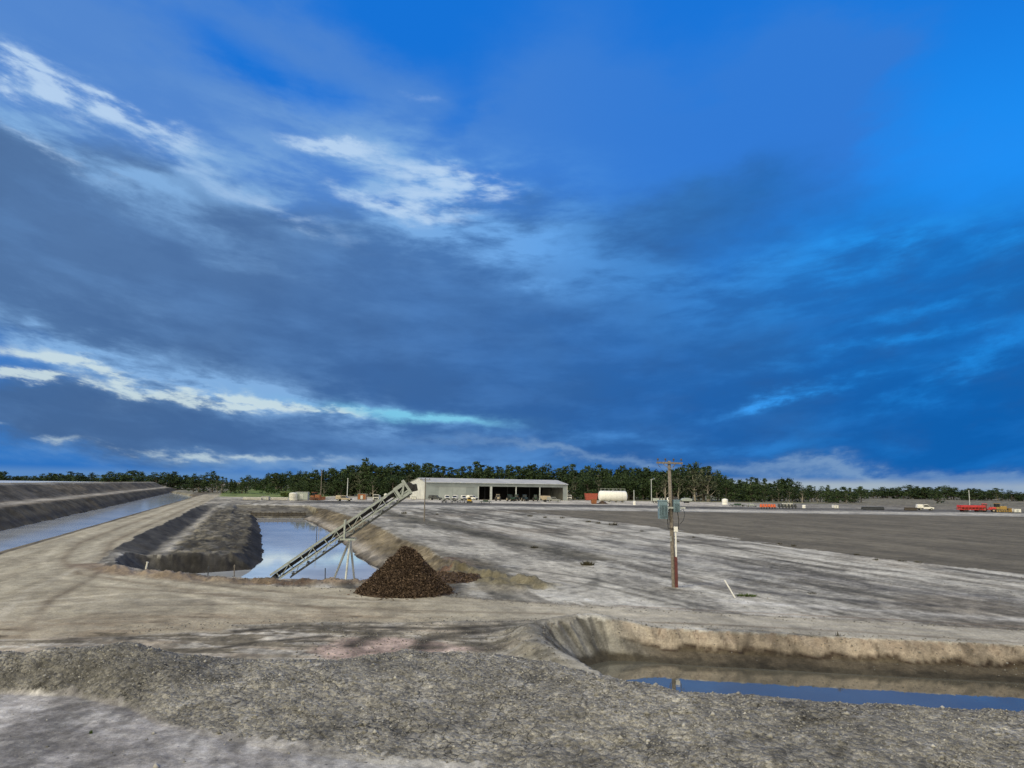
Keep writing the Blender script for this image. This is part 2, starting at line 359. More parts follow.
def terrain(X, Y):
    """height plus the surface masks, all in ground metres"""
    m = {}
    t, s = ts(X, Y)
    wob = (fbm(X / 5, Y / 5, 4, 3) - .5)
    wobf = (fbm(X / .9, Y / .9, 4, 5) - .5)
    wobs = (fbm(X / .22, Y / .22, 3, 8) - .5)
    R_ = np.hypot(X, Y)
    z = (fbm(X / 40, Y / 40, 3, 1) - .5) * .25 * sst(R_, 60, 120)
    # soft ruts and scrapes
    z += wobf * .05 + wob * .08 * sst(R_, 20, 60)
    # left reservoir embankment and canal
    u = t + .03 * np.clip(s, 0, 700) + wob * 1.6
    prof = np.interp(u, [-400, -399, -53.5, -49, -45.8, -39.6, -34.6, -31.2, -30.0, -25.8, -24.6, -21.6, -20.5],
                     [6, 4.6, 4.6, 5.9, 5.7, 2.4, 2.0, -.6, -1.9, -1.9, -.95, -.05, 0])
    un_ = t + wob * .5
    prof_n = np.interp(un_, [-29, -26.2, -24.9, -21.8, -20.6], [-1.9, -1.9, -1.0, -.05, 0])
    prof = np.where(u > -30.5, -1.9, prof); prof = np.where(t > -28, prof_n, prof)
    emb_fade = 1 - sst(s, 600, 690)
    can_fade = 1 - sst(s + (t + 25) * 6, 404, 418)
    prof = np.where(prof > 0, prof * emb_fade, prof * can_fade)
    mk = (t < -20.4)
    z = np.where(mk, z * .5 + prof, z)
    m['canal'] = np.where(mk & (prof < -.02), 1.0, 0.0); m['prof'] = np.where(mk, prof, 0); m['u'] = u; m['left'] = mk
    # rough berm between the canal road and the pond
    tb = t + wob * 1.2
    # near end of the berm swings round to the right
    sa = sst(s, 79, 93); sb = 1 - sst(s, BERM_END - 25, BERM_END)
    berm = np.interp(tb, [-12.6, -9.8, -3, 0, 16, 22], [0, -1.15, -1.05, -1.3, -1.3, 0])
    rough = (fbm(X / 1.8, Y / 1.8, 4, 12) - .5) * 1.0 + wobf * .3
    bm = (tb > -12.6) & (tb < 22) & (s > 60) & (s < BERM_END)
    leftm = bm & (tb < 3)
    z = np.where(leftm, z + (berm + rough * sst(tb, -9.5, -7.5)) * sa * sb, z)
    m['berm'] = leftm * sa * sb
    # far end of the pond: stepped dark bank
    fe = bm & (s > 205) & (tb >= -3)
    zfe = np.interp(s + wob * 4, [205, 213, 222, 241, 249, 258], [-3, -2.2, -1.1, -.9, .15, 0])
    z = np.where(fe & (tb < 18), np.minimum(z, zfe), z); m['farend'] = (fe & (tb < 18) & (s < 256)).astype(float)
    # the pond cut
    sp = sdf(t + wob * 1.0, s + wob * 1.0, POND)
    slope = np.where(tb > 8, .62 - .20 * sst(s, 62, 120) * sst(tb, 8, 14), .68 + .3 * (1 - sst(s, 70, 95)))
    rill = (fbm(sp / 3, (t + s) / .8, 3, 22) - .5) * .5
    zc = -2.5 + sp * slope + wobf * .35 + rill * sst(sp, 0, 2)
    zc = np.where(sp < 0, -2.5 + np.maximum(sp * .8, -1.2), zc)
    cut = zc < z
    lip = np.exp(-((sp - 4.4) / 1.2) ** 2) * (s < 68) * .16 * (1 + wobf * 5 + wob * 1.5)
    z = np.where(cut, zc, z) + np.where(cut, 0, lip)
    m['pond'] = np.where(cut, 1.0, 0.0); m['sp'] = sp; m['zpond'] = zc
    # bank spoil to the right of the pond, near end
    ridge2 = np.exp(-(dline(X, Y, pts([(398, 556), (430, 566), (470, 577), (505, 583), (528, 586)])) / 1.9) ** 2)
    z += ridge2 * .45 * (1 + wobf * 2.5); m['spoil2'] = ridge2
    # near right pond
    sn = sdf(X + wobf * .35 * (X < 6), Y + wobf * .16, NPOND)
    farside = sst(Y, 30.5, 34) * sst(X, 4, 8)
    rl = (fbm(X / .35 + Y * .4, Y / 3.0, 3, 31) - .5)
    zn_far = np.interp(sn, [0, 1.3, 1.6, 2.3, 3.2], [-1.2, -.85, -.5, .05, .12]) + rl * .25 * sst(sn, 1.4, 2)
    rl2 = (fbm(np.arctan2(X - 6, Y - 33) * 14, sn / 2.5, 3, 33) - .5)
    zn_near = -1.2 + sn * .78 + rl2 * .32 * sst(sn, .2, 1)
    zn = zn_far * farside + zn_near * (1 - farside)
    zn = np.where(sn < 0, -1.2 + np.maximum(sn * .6, -.8), zn)
    m['sn'] = sn; m['farside'] = farside
    # rim around its left end
    rim = np.exp(-((sn - 2.6) / 1.0) ** 2) * .55 * (1 - farside) * sst(Y, 28, 32)
    z = z + rim; m['rim'] = rim
    # gravel ridge in the foreground
    yc = np.interp(X, RA[0], RA[1]) + wob * .8; h = np.interp(X, RA[0], RA[2]); wn = np.interp(X, RA[0], RA[3]); wf = np.interp(X, RA[0], RA[4])
    q = np.where(Y < yc, (yc - Y) / wn, (Y - yc) / wf)
    rp = np.where(q < 1, np.where(Y < yc, 1 - np.clip(q, 0, 1) ** 1.25, .5 + .5 * np.cos(np.pi * np.clip(q, 0, 1))), 0)
    rdg = h * rp
    m['ridge'] = np.clip(rp * 1.4, 0, 1); m['q'] = q
    z = z + rdg + np.clip(rp * 3, 0, 1) * (wobf * .16 + wobs * .07 + wob * .12)
    z = np.where(zn < z, zn, z); m['npond'] = (zn <= z + 1e-6) & (sn < 3.2)
    # low bund across the far side of the field and small windrow beyond the track
    z += np.exp(-((Y - 278 + X * .02) / 12) ** 2) * .12 * (X > -75)
    # front pad, small crumbs
    z += wobs * .02 * (R_ < 60)
    m.update(t=t, s=s, wob=wob, wobf=wobf, wobs=wobs, R=R_)
    return z, m

def paint(X, Y, Z, m):
    n = X.size; t, s = m['t'], m['s']; wob, wobf = m['wob'], m['wobf']
    col = np.zeros((n, 3)); reg = np.zeros(n, np.int32)
    def put(mask, c):
        nonlocal col
        mask = np.clip(mask, 0, 1)[:, None]; col = col * (1 - mask) + np.array(c)[None, :] * mask
    D2 = np.array([-.274, 1.0]); D2 /= np.linalg.norm(D2)
    t2 = X * D2[1] - Y * D2[0]; s2 = X * D2[0] + Y * D2[1]
    f1 = fbm(t2 / 7, s2 / 42, 5, 41, .55); f2 = fbm(t2 / 1.6, s2 / 16, 5, 47, .6); f3 = fbm(X / 3, Y / 3, 4, 53); f4 = fbm(X / 14, Y / 20, 4, 57)
    ff = f1 * .5 + f2 * .35 + f3 * .15
    # bare salty ground with long drifts
    put(np.ones(n), (.215, .203, .178))
    put(sst(ff, .50, .57), (.345, .332, .30)); put(sst(f1 * .45 + f2 * .55, .49, .43), (.145, .138, .12))
    put(sst(f2, .57, .63) * .6, (.41, .40, .37))
    put(sst(f4, .56, .66) * .35, (.25, .22, .18))
    # strips along the pond bank
    w2 = t + (f3 - .5) * 2 + (f1 - .5) * 3
    put(np.exp(-((w2 - 24.5) / 3.4) ** 2) * (s > 50) * .7, (.33, .315, .28))
    put(np.exp(-((w2 - 32.5) / 3.0) ** 2) * (s > 66) * .9, (.095, .088, .068))
    put(np.exp(-((w2 - 19.8) / 1.6) ** 2) * (s > 58) * .6, (.13, .112, .075))
    # wheel tracks
    def track(pl, w, c, k=.8, z=0):
        d = dline(X + wobf * .4, Y + wobf * .4, pts(pl, z)); put(np.exp(-(d / w) ** 2) * k * (.55 + .9 * (f2 - .2)), c)
    for off in (0, 6):
        track([(500, 566 + off * .6), (560, 574 + off), (600, 580 + off), (650, 592 + off), (700, 606 + off * .8)], .33, (.12, .115, .10), .9)
        track([(548, 598 - off), (590, 590 - off), (600, 580 - off), (560, 570 - off)], .3, (.13, .125, .11), .7)
    track([(470, 573), (540, 590), (600, 602), (680, 609), (780, 614)], .8, (.47, .46, .43), .7)
    track([(720, 600), (800, 606), (900, 612), (1024, 620)], .9, (.50, .49, .47), .7)
    track([(620, 606), (760, 613), (900, 620), (1024, 627)], .25, (.20, .15, .11), .7)
    track([(700, 583), (760, 592), (840, 600), (940, 606)], .8, (.10, .098, .10), .7)
    track([(600, 540), (700, 560), (800, 575), (900, 590), (1024, 600)], 1.6, (.14, .14, .15), .5)
    track([(480, 530), (560, 545), (660, 560), (760, 575)], 1.4, (.13, .13, .13), .5)
    # tilled field
    fb = ycurve(FB, X)
    xl = np.interp(Y, sorted([p[1] for p in FB]), [p[0] for p in sorted(FB, key=lambda p: p[1])])
    inf = (X > xl + (f2 - .5) * 9 + (f3 - .5) * 5) & (Y < 223 + X * .02) & (Y > 10) & (X > -40)
    fld = inf.astype(float)
    rows = fbm(t2 / 1.1, s2 / 60, 3, 61); 
    base = np.array((.132, .119, .093))[None, :] * (1 + .35 * (rows - .5) + .22 * (f1 - .5) + .2 * (f3 - .5))[:, None]
    base = np.where((fbm(t2 / 12, s2 / 200, 3, 63) > .55)[:, None], base * 1.12, base)
    col = np.where(inf[:, None], base, col); reg[inf] = 2
    # far track, bund and yard
    ya = (Y > 215) & (X > -75)
    lv = Y - X * .02
    far = ya & (lv > 223)
    put(far * 1.0, (.24, .235, .225)); put(far * np.exp(-((lv - 241) / 13) ** 4), (.40, .385, .35))
    put(far * np.exp(-((lv - 278) / 18) ** 4) * .95, (.10, .095, .085))
    yard = far & (lv > 297) & (lv < 385) & (X < 150)
    put(yard * .85, (.46, .43, .38))
    yr = far & (lv > 297) & (X >= 90); put(yr * sst(X, 90, 130) * .9, (.19, .18, .16))
    put((far & (lv > 385)) * .9, (.16, .16, .10))
    ynl = (~ya) & (s > 262) & (t > -18); put(ynl * .85, (.33, .31, .27))
    put(ynl * (Y < 300) * .8 * (X < -75) * sst(f3, .4, .6), (.12, .11, .09))
    gl = (Y > 345) & (X < -95) & (t > -14) & (Y < 900)
    put((Y > 430) * (t > -14) * .9, (.15, .15, .10)); put(gl * .95, (.12, .17, .045)); put(gl * sst(f4, .5, .6) * .6, (.17, .19, .08))
    put((t < -14) * (s > 420) * .9, (.19, .18, .14))
    put((X > 170) * (lv > 297) * .8, (.17, .155, .125))
    # roads: canal road + main road
    road_c = ((.36, .325, .25))
    yu = ycurve(ROADU, X) + wob * .8; yl = ycurve(ROADL, X) + wob * 1.0
    main = sst(yu - Y, -.15, .25) * sst(Y - yl, -.25, .45)
    cr = sst(t + wob, -21.6, -20.6) * (1 - sst(t + wob * 1.4, -12.9, -12.1)) * (s > 30) * (s < 430)
    turn = sst(-(sdf(X, Y, [xy(-21, 40), xy(-21, 100), xy(-12.6, 100), xy(-12, 84), xy(-11.2, 72), xy(-8, 65), xy(0, 57), xy(0, 38)]) + wob * 1.2), -.2, .6)
    rd = np.maximum(np.maximum(main, cr), turn)
    rx = fbm(X / 3.2 + f3 * 1.5, Y / 1.1 + f3, 5, 71); rc_ = fbm((t) / .6, s / 25, 5, 73)
    edge = 1 - np.clip(rd, 0, 1)
    put(np.exp(-((yu - Y) / .35) ** 2) * (X > -12) * .5 * (.4 + f2), (.17, .14, .10)); put(sst(rd, .25, .75), road_c)
    mr = np.clip(main * (1 - cr), 0, 1)
    put(mr * sst(rx, .50, .66) * .28, (.26, .23, .175)); put(mr * sst(rx, .44, .34) * .25, (.41, .38, .31))
    put(cr * sst(rc_, .50, .62) * .4, (.42, .39, .31)); put(cr * sst(rc_, .45, .36) * .35, (.26, .235, .175))
    put(rd * sst(f3, .55, .70) * .25, (.29, .255, .195))
    gr = sst(X, -6, 10); put(main * gr * .75, (.37, .35, .31))
    reg[rd > .5] = 1
    bz = sst(yl + 5.0 - Y, -1.5, 3.0) * rd * sst(-X, 2, 8); bq = fbm(X / 2.6, Y / .8, 5, 171)
    put(bz * sst(bq, .46, .58) * .65, (.23, .185, .13)); put(bz * .3, (.33, .27, .20)); put(bz * sst(bq, .66, .74) * .8, (.09, .075, .05))
    gy = rd * sst(X, -30, -18) * np.exp(-((Y - yl - 8.5 + wob * 2) / 2.2) ** 2); put(gy * .35, (.20, .18, .15))
    # long curved wheel marks sweeping from the main road into the canal road
    for k, o in enumerate((-14.2, -15.6, -17.3, -18.9)):
        xs = [xy(o, 300), xy(o, 140), xy(o + .3, 95), xy(o + 2.4, 76), xy(o + 6, 64 - (k % 2)), xy(o + 13, 55), xy(o + 22, 46 - k)]
        d = dline(X, Y, xs); put(np.exp(-(d / .38) ** 2) * .75 * rd * (.3 + f2), (.46, .42, .33) if k % 2 else (.19, .155, .11))
    for pl, w, dk in (([(-40, 612), (120, 600), (260, 597), (420, 603), (560, 611), (760, 621), (1024, 639)], .28, 0), ([(-40, 606), (120, 594), (260, 592), (420, 600), (560, 608), (760, 617), (1024, 634)], .28, 0),
                      ([(60, 620), (140, 606), (240, 604), (400, 610), (560, 614)], .3, 1), ([(560, 619), (700, 624), (860, 632), (1024, 643)], .25, 1), ([(95, 587), (150, 590), (230, 596), (330, 598)], .35, 1), ([(20, 640), (50, 600), (90, 580), (110, 560)], .3, 1), ([(-10, 625), (30, 590), (75, 570), (100, 552)], .3, 0)):
        d = dline(X, Y + wobf * .2, pts(pl)); put(np.exp(-(d / w) ** 2) * .7 * rd * (.25 + 1.1 * f3), (.18, .15, .11) if dk else (.44, .405, .33))
    # muddy flat between the main road and the ridge
    fl = sst(yl - Y, -.4, 1.2) * (Y > 20) * (1 - rd)
    flat = fl * (X < 3.5)
    put(flat, (.35, .315, .255))
    e1 = fbm(X / 4, Y / .7, 5, 81); e2 = fbm(X / 1.5, Y / .5, 4, 83)
    put(flat * sst(e1, .5, .60) * .9, (.165, .145, .11)); put(flat * sst(e2, .54, .62) * .85, (.50, .47, .42)); put(flat * sst(e1, .43, .36) * .7, (.40, .34, .27))
    put(flat * sst(X, -3, 1.5) * .75, (.235, .225, .195))
    pk = np.exp(-((X + 5.2) / 3.2) ** 2 - ((Y - 33.2) / 2.2) ** 2); put(flat * sst(pk + (f3 - .5), .4, .7) * .9, (.47, .36, .32))
    for pl, w, k in (([(230, 632), (300, 626), (370, 628), (440, 629), (500, 626)], .45, 1.0), ([(195, 652), (260, 642), (330, 636)], .28, .9),
                     ([(350, 646), (365, 640), (378, 634)], .6, .9), ([(408, 652), (425, 640), (455, 634), (488, 631)], .75, .95), ([(432, 648), (470, 644), (492, 650)], .5, .8), ([(60, 640), (110, 636), (150, 640)], .35, .8)):
        d = dline(X + wobf * .9, Y + wobf * 1.2, pts(pl)); put(np.exp(-(d / w) ** 2) * k * (.55 + 1.1 * (e2 - .2)) * (1 - rd * .6), (.075, .066, .052))
    pad = (Y < np.interp(X, RA[0], RA[1])).astype(float)
    # left pad in front of the ridge: pale lavender crust with scrapes
    pn = fbm(X / 1.6 + Y / 3, Y / .9, 5, 91); pf = fbm(X / 5, Y / 3, 4, 93)
    put(pad, (.30, .288, .285)); put(pad * sst(pf, .46, .54) * .65, (.225, .215, .217)); pz = fbm(X / .45 + pn * 2, Y / .35, 4, 94, .6); put(pad * sst(pn, .53, .60) * .5, (.43, .42, .42)); put(pad * sst(pz, .44, .36) * .45, (.19, .182, .185)); put(pad * sst(pz, .58, .66) * .45, (.46, .45, .45))
    put(pad * sst(X, -8, -2) * .6, (.33, .325, .31))
    for pl in ([(30, 741), (60, 726), (88, 700)], [(165, 762), (185, 745), (200, 728)], [(0, 720), (40, 708), (90, 700)]):
        d = dline(X, Y, pts(pl)); put(np.exp(-((d + wobf * .3) / .10) ** 2) * .5 * sst(pn, .42, .55), (.50, .49, .48))
    # gravel ridge
    rg = sst(m['ridge'] + (f3 - .5) * .7 + (fbm(X / .35, Y / .35, 3, 191) - .5) * .5, .03, .15) * sst(m['ridge'], .0, .12)
    g1 = fbm(X / .5, Y / .5, 4, 95); g2 = fbm(X / 3.5, Y / 2, 4, 97)
    back = sst(Y - np.interp(X, RA[0], RA[1]), .3, 1.8)
    rc2 = np.array((.232, .224, .208))[None, :] * (1 + .9 * (g1 - .5) + .6 * (g2 - .5))[:, None]
    bcol = np.array((.31, .285, .245))[None, :] * (1 + .5 * (g2 - .5))[:, None]
    rc2 = rc2 * (1 - back[:, None] * .7) + bcol * back[:, None] * .7
    lft = sst(-X, 8, 12)[:, None]; rc2 = rc2 * (1 - lft * .22)
    rg_ = rg[:, None]; col = col * (1 - rg_) + rc2 * rg_
    reg[(rg > .5) & (reg != 1)] = 4
    # near pond banks
    sn = m['sn']; npd = m['npond'] & (sn < 3.2)
    inner = npd.astype(float)
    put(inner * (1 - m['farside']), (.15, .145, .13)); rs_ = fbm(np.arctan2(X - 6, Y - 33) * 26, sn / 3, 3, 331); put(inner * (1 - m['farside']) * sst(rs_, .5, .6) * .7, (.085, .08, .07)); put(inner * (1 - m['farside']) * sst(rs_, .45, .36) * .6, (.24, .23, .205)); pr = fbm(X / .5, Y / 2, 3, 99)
    put(inner * m['farside'] * sst(sn, 1.3, 1.45), (.275, .235, .195)); put(inner * m['farside'] * sst(sn, 1.35, 1.7) * sst(X, 12, 6) * .6, (.27, .24, .20))
    put(inner * m['farside'] * sst(sn, 1.4, 2) * sst(pr, .5, .62) * .5, (.25, .20, .16)); ck = np.abs(fbm(X / .45 + sn * .3, sn / 1.6, 3, 301) - .5); put(inner * sst(sn, 1.5, 1.8) * sst(ck, .035, .008) * .7, (.12, .09, .07))
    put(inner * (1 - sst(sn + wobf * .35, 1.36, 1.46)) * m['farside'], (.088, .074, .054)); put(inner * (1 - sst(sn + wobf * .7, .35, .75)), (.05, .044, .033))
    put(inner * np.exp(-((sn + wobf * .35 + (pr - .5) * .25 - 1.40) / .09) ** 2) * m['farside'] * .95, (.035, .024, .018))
    reg[npd] = 5
    # big pond banks
    sp = m['sp']; pd = m['pond'] > .5; pdf = pd.astype(float)
    bk = fbm(t / 1.2, s / 1.2, 4, 103); 
    put(pdf, (.155, .13, .09)); put(pdf * sst(f2, .48, .62) * .6, (.09, .075, .052)); put(pdf * (t > 9) * sst(bk, .52, .66) * .4, (.25, .21, .15))
    put(pdf * (t < 8), (.045, .042, .038)); put(pdf * (t < 8) * sst(bk, .52, .66) * .6, (.08, .075, .065)); put(pdf * (t < 8) * sst(f2, .5, .4) * .5, (.035, .033, .03))
    put(pdf * (s < 62) * (t > 0), (.13, .085, .06))
    put(pdf * (t > 9) * np.exp(-((sp - 1.2) / .9) ** 2) * .85, (.26, .24, .22)); put(pdf * (1 - sst(sp, .1, .5)), (.06, .055, .05))
    bm = m['berm'] * (1 - pdf)
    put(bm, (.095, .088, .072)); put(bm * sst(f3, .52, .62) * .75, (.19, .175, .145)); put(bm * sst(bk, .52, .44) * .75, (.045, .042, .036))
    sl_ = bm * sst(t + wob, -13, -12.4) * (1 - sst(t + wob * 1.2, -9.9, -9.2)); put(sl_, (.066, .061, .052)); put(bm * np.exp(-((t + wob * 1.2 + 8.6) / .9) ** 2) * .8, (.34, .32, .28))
    put(m['farend'] * .95, (.10, .09, .07)); put(m['farend'] * sst(bk, .5, .6) * .6, (.20, .185, .15))
    lipm = np.exp(-((sp - 4.6) / 1.1) ** 2) * (s < 72) * (~pd); put(lipm * .9, (.20, .15, .11)); put(lipm * sst(f3, .46, .56) * .8, (.085, .058, .042)); put(lipm * sst(-X, 15, 20) * .6, (.27, .22, .165))
    ws = np.exp(-(dline(X, Y, pts([(432, 588), (470, 589), (505, 590)])) / 1.5) ** 2); put(ws * .85 * (~pd) * (1 - rd), (.20, .182, .145)); put(sst(m['spoil2'], .12, .5) * .9 * (~pd), (.115, .102, .068))
    reg[pd | (m['berm'] > .3)] = 3
    # left embankment
    u = m['u']; lf = m['left'] & (s < 700)
    lff = lf.astype(float)
    put(lff * (m['prof'] > .05), (.125, .103, .07)); put(lff * (m['prof'] > .05) * sst(f3, .5, .62) * .5, (.19, .16, .115)); put(lff * (u > -45.5) * (u < -38) * sst(f1, .52, .4) * .6, (.075, .07, .06))
    put(lff * np.exp(-((u + 37.2) / 1.9) ** 2) * .9, (.34, .315, .275)); put(lff * sst(u, -35, -34) * (u < -29.5), (.095, .08, .055)); put(lff * np.exp(-((u + 31.7) / .7) ** 2) * .8, (.045, .04, .034))
    put(lff * (u < -45.2) * (u > -50) * .7, (.25, .235, .20))
    put(lff * (t > -28) * sst(-t, 20.9, 21.5), (.12, .105, .08)); reg[lf & (np.abs(m['prof']) > .03)] = 6
    # grain of the ground at hand size and at pace size
    g5 = fbm(t2 / .8, s2 / 2.2, 4, 211, .6); g6 = fbm(X / .35, Y / .5, 3, 213, .6); g7 = fbm(t2 / 3, s2 / 9, 4, 217, .6)
    k_ = (1 + .36 * (sst(g5, .34, .66) - .5) + .9 * (g6 - .5) * (m['R'] < 90) + .5 * (sst(g7, .36, .64) - .5)); k_ = np.clip(k_, .5, 1.6)
    col = col * np.where(reg == 1, 1 + (k_ - 1) * .42, np.where(reg == 2, 1 + (k_ - 1) * .45, np.where(reg == 4, 1 + (k_ - 1) * .45, k_)))[:, None] * np.array((1.0, 1.0, .975))[None, :]
    col = np.clip(col, .015, .6)
    return col, reg

Z, m = terrain(X, Y)
col, reg = paint(X, Y, Z, m)
nr, nc = RR.shape
ii, jj = np.meshgrid(np.arange(nr - 1), np.arange(nc), indexing='ij')
j2 = (jj + 1) % nc
quads = np.stack([ii * nc + jj, ii * nc + j2, (ii + 1) * nc + j2, (ii + 1) * nc + jj], -1).reshape(-1, 4)
quads = quads[:, ::-1]
# smooth normals over the whole sheet, so the regions meet without a seam
Vv = np.stack([X, Y, Z], 1); e1 = Vv[quads[:, 2]] - Vv[quads[:, 0]]; e2 = Vv[quads[:, 3]] - Vv[quads[:, 1]]
fn = np.cross(e1, e2); fn *= np.sign(fn[:, 2:3] + 1e-12)
if np.mean(np.cross(e1, e2)[:, 2] < 0) > .5: quads = quads[:, ::-1]
vn = np.zeros_like(Vv)
for k in range(4):
    for c in range(3): vn[:, c] += np.bincount(quads[:, k], fn[:, c], minlength=len(Vv))
vn /= np.linalg.norm(vn, axis=1)[:, None] + 1e-20
fr = reg[quads[:, 0]]
def sheet_obj(name, sel, mat):
    q = quads[sel]
    if len(q) == 0: return
    used, inv = np.unique(q.ravel(), return_inverse=True)
    me = bpy.data.meshes.new(name); nf = len(q)
    me.vertices.add(len(used)); me.vertices.foreach_set('co', Vv[used].astype(np.float32).ravel())
    me.loops.add(nf * 4); me.loops.foreach_set('vertex_index', inv.astype(np.int32))
    me.polygons.add(nf); me.polygons.foreach_set('loop_start', np.arange(0, nf * 4, 4, dtype=np.int32)); me.polygons.foreach_set('loop_total', np.full(nf, 4, np.int32))
    me.polygons.foreach_set('use_smooth', np.ones(nf, bool))
    me.update(); me.validate()
    ca = me.color_attributes.new('Col', 'FLOAT_COLOR', 'POINT')
    ca.data.foreach_set('color', np.concatenate([col[used], np.ones((len(used), 1))], 1).astype(np.float32).ravel())
    me.normals_split_custom_set_from_vertices(vn[used].astype(np.float32))
    me.materials.append(mat)
    o = bpy.data.objects.new(name, me); C.objects.link(o); o['kind'] = 'structure'; return o
sheet_obj('ground', fr == 0, M['earth']); sheet_obj('dirt_road', fr == 1, M['earth']); sheet_obj('field', fr == 2, M['earth'])
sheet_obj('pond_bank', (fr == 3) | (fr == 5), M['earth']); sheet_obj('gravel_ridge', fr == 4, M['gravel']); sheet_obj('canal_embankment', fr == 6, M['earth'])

def gz(x, y):
    z, _ = terrain(np.array([x], float), np.array([y], float)); return float(z[0])
def gza(x, y): return terrain(np.asarray(x, float), np.asarray(y, float))[0]

# ------------------------------------------------------------------ water
def flat(name, poly, z, mat):
    me = bpy.data.meshes.new(name); me.from_pydata([(x, y, z) for x, y in poly], [], [tuple(range(len(poly)))]); me.update()
    if me.polygons[0].normal.z < 0: me.flip_normals()
    me.materials.append(mat); o = bpy.data.objects.new(name, me); C.objects.link(o); o['kind'] = 'structure'; return o
def grow(poly, k):
    cx = sum(p[0] for p in poly) / len(poly); cy = sum(p[1] for p in poly) / len(poly)
    out = []
    for x, y in poly:
        d = math.hypot(x - cx, y - cy); out.append((x + (x - cx) / d * k, y + (y - cy) / d * k))
    return out
flat('canal_water', [xy(-22.8, -60), xy(-23.0, 412), xy(-47, 640), xy(-50, 640), xy(-31.5, -60)], -1.0, M['water_canal'])
flat('pond_water', [xy(*p) for p in ((-8, 60), (16, 57), (17.5, 90), (18.5, 215), (1.5, 214), (1, 88), (-8, 88))], -2.5, M['water_pond'])
flat('ditch_water', [(2.6, 36.2), (4, 37.0), (10, 36.9), (40, 29.8), (61, 22.0), (61, 15.5), (24, 24), (14, 24.7), (6, 26.5), (3.0, 31)], -1.2, M['water_near'])
flat('reservoir_water', [xy(-48.5, -60), xy(-69, 660), xy(-395, 660), xy(-390, -60)], 5.15, M['water_res'])

# ------------------------------------------------------------------ mesh building kit
class MB:
    def __init__(s): s.v = []; s.f = []; s.m = []; s.mi = 0
    def add(s, v, f):
        b = len(s.v); s.v += [tuple(p) for p in v]; s.f += [tuple(b + i for i in q) for q in f]; s.m += [s.mi] * len(f)
    def box(s, c, d, rz=0.0, taper=1.0):
        c = Vector(c); x, y, z = d[0] / 2, d[1] / 2, d[2] / 2; R = Matrix.Rotation(rz, 3, 'Z'); vs = []
        for sz, k in ((-1, 1.0), (1, taper)):
            for sx_, sy in ((-1, -1), (1, -1), (1, 1), (-1, 1)): vs.append(c + R @ Vector((sx_ * x * k, sy * y * k, sz * z)))
        s.add(vs, [(3, 2, 1, 0), (4, 5, 6, 7), (0, 1, 5, 4), (1, 2, 6, 5), (2, 3, 7, 6), (3, 0, 4, 7)]); return s
    def bar(s, a, b, w, h=None, upv=(0, 0, 1)):
        a = Vector(a); b = Vector(b); h = h or w; d = (b - a).normalized(); u_ = Vector(upv)
        if abs(d.dot(u_)) > .98: u_ = Vector((1, 0, 0))
        sd_ = d.cross(u_).normalized(); u_ = sd_.cross(d); vs = []
        for p in (a, b):
            for i, j in ((-1, -1), (1, -1), (1, 1), (-1, 1)): vs.append(p + sd_ * (i * w / 2) + u_ * (j * h / 2))
        s.add(vs, [(0, 1, 2, 3), (7, 6, 5, 4), (0, 4, 5, 1), (1, 5, 6, 2), (2, 6, 7, 3), (3, 7, 4, 0)]); return s
    def tube(s, path, rad, n=8, cap=True):
        path = [Vector(p) for p in path]; rad = rad if isinstance(rad, (list, tuple)) else [rad] * len(path)
        vs = []; prev = None
        for i, p in enumerate(path):
            d = (path[min(i + 1, len(path) - 1)] - path[max(i - 1, 0)]).normalized()
            q = prev if prev is not None else (Vector((1, 0, 0)) if abs(d.x) < .9 else Vector((0, 1, 0)))
            a = (q - d * q.dot(d)).normalized(); b = d.cross(a); prev = a
            for k in range(n):
                th = 2 * math.pi * k / n; vs.append(p + (a * math.cos(th) + b * math.sin(th)) * rad[i])
        fs = []
        for i in range(len(path) - 1):
            for k in range(n): fs.append((i * n + k, i * n + (k + 1) % n, (i + 1) * n + (k + 1) % n, (i + 1) * n + k))
        if cap: fs.append(tuple(range(n))[::-1]); fs.append(tuple((len(path) - 1) * n + k for k in range(n)))
        s.add(vs, fs); return s
    def prism(s, prof, y0, y1):            # profile in x,z extruded along y
        n = len(prof); vs = [(x, y0, z) for x, z in prof] + [(x, y1, z) for x, z in prof]
        s.add(vs, [tuple(range(n)), tuple(range(n, 2 * n))[::-1]] + [(i, i + n, (i + 1) % n + n, (i + 1) % n) for i in range(n)]); return s
    def build(s, name, mat, parent=None, bevel=0.0, smooth=False):
        me = bpy.data.meshes.new(name); me.from_pydata(s.v, [], s.f); me.update()
        import bmesh
        bm = bmesh.new(); bm.from_mesh(me); bmesh.ops.recalc_face_normals(bm, faces=bm.faces)
        if bevel:
            bmesh.ops.bevel(bm, geom=list(bm.edges), offset=bevel, segments=1, affect='EDGES', clamp_overlap=True)
        bm.to_mesh(me); bm.free()
        if smooth:
            for p in me.polygons: p.use_smooth = True
        me.materials.append(mat)
        o = bpy.data.objects.new(name, me); C.objects.link(o)
        if parent: o.parent = parent
        return o
def tag(o, label=None, cat=None, group=None, kind=None):
    if label: o['label'] = label
    if cat: o['category'] = cat
    if group: o['group'] = group
    if kind: o['kind'] = kind
    return o
def thing(name, label, cat, loc, rz=0.0, group=None):
    o = bpy.data.objects.new(name, None); C.objects.link(o); o.location = loc; o.rotation_euler = (0, 0, rz); o.empty_display_size = .3
    return tag(o, label, cat, group)
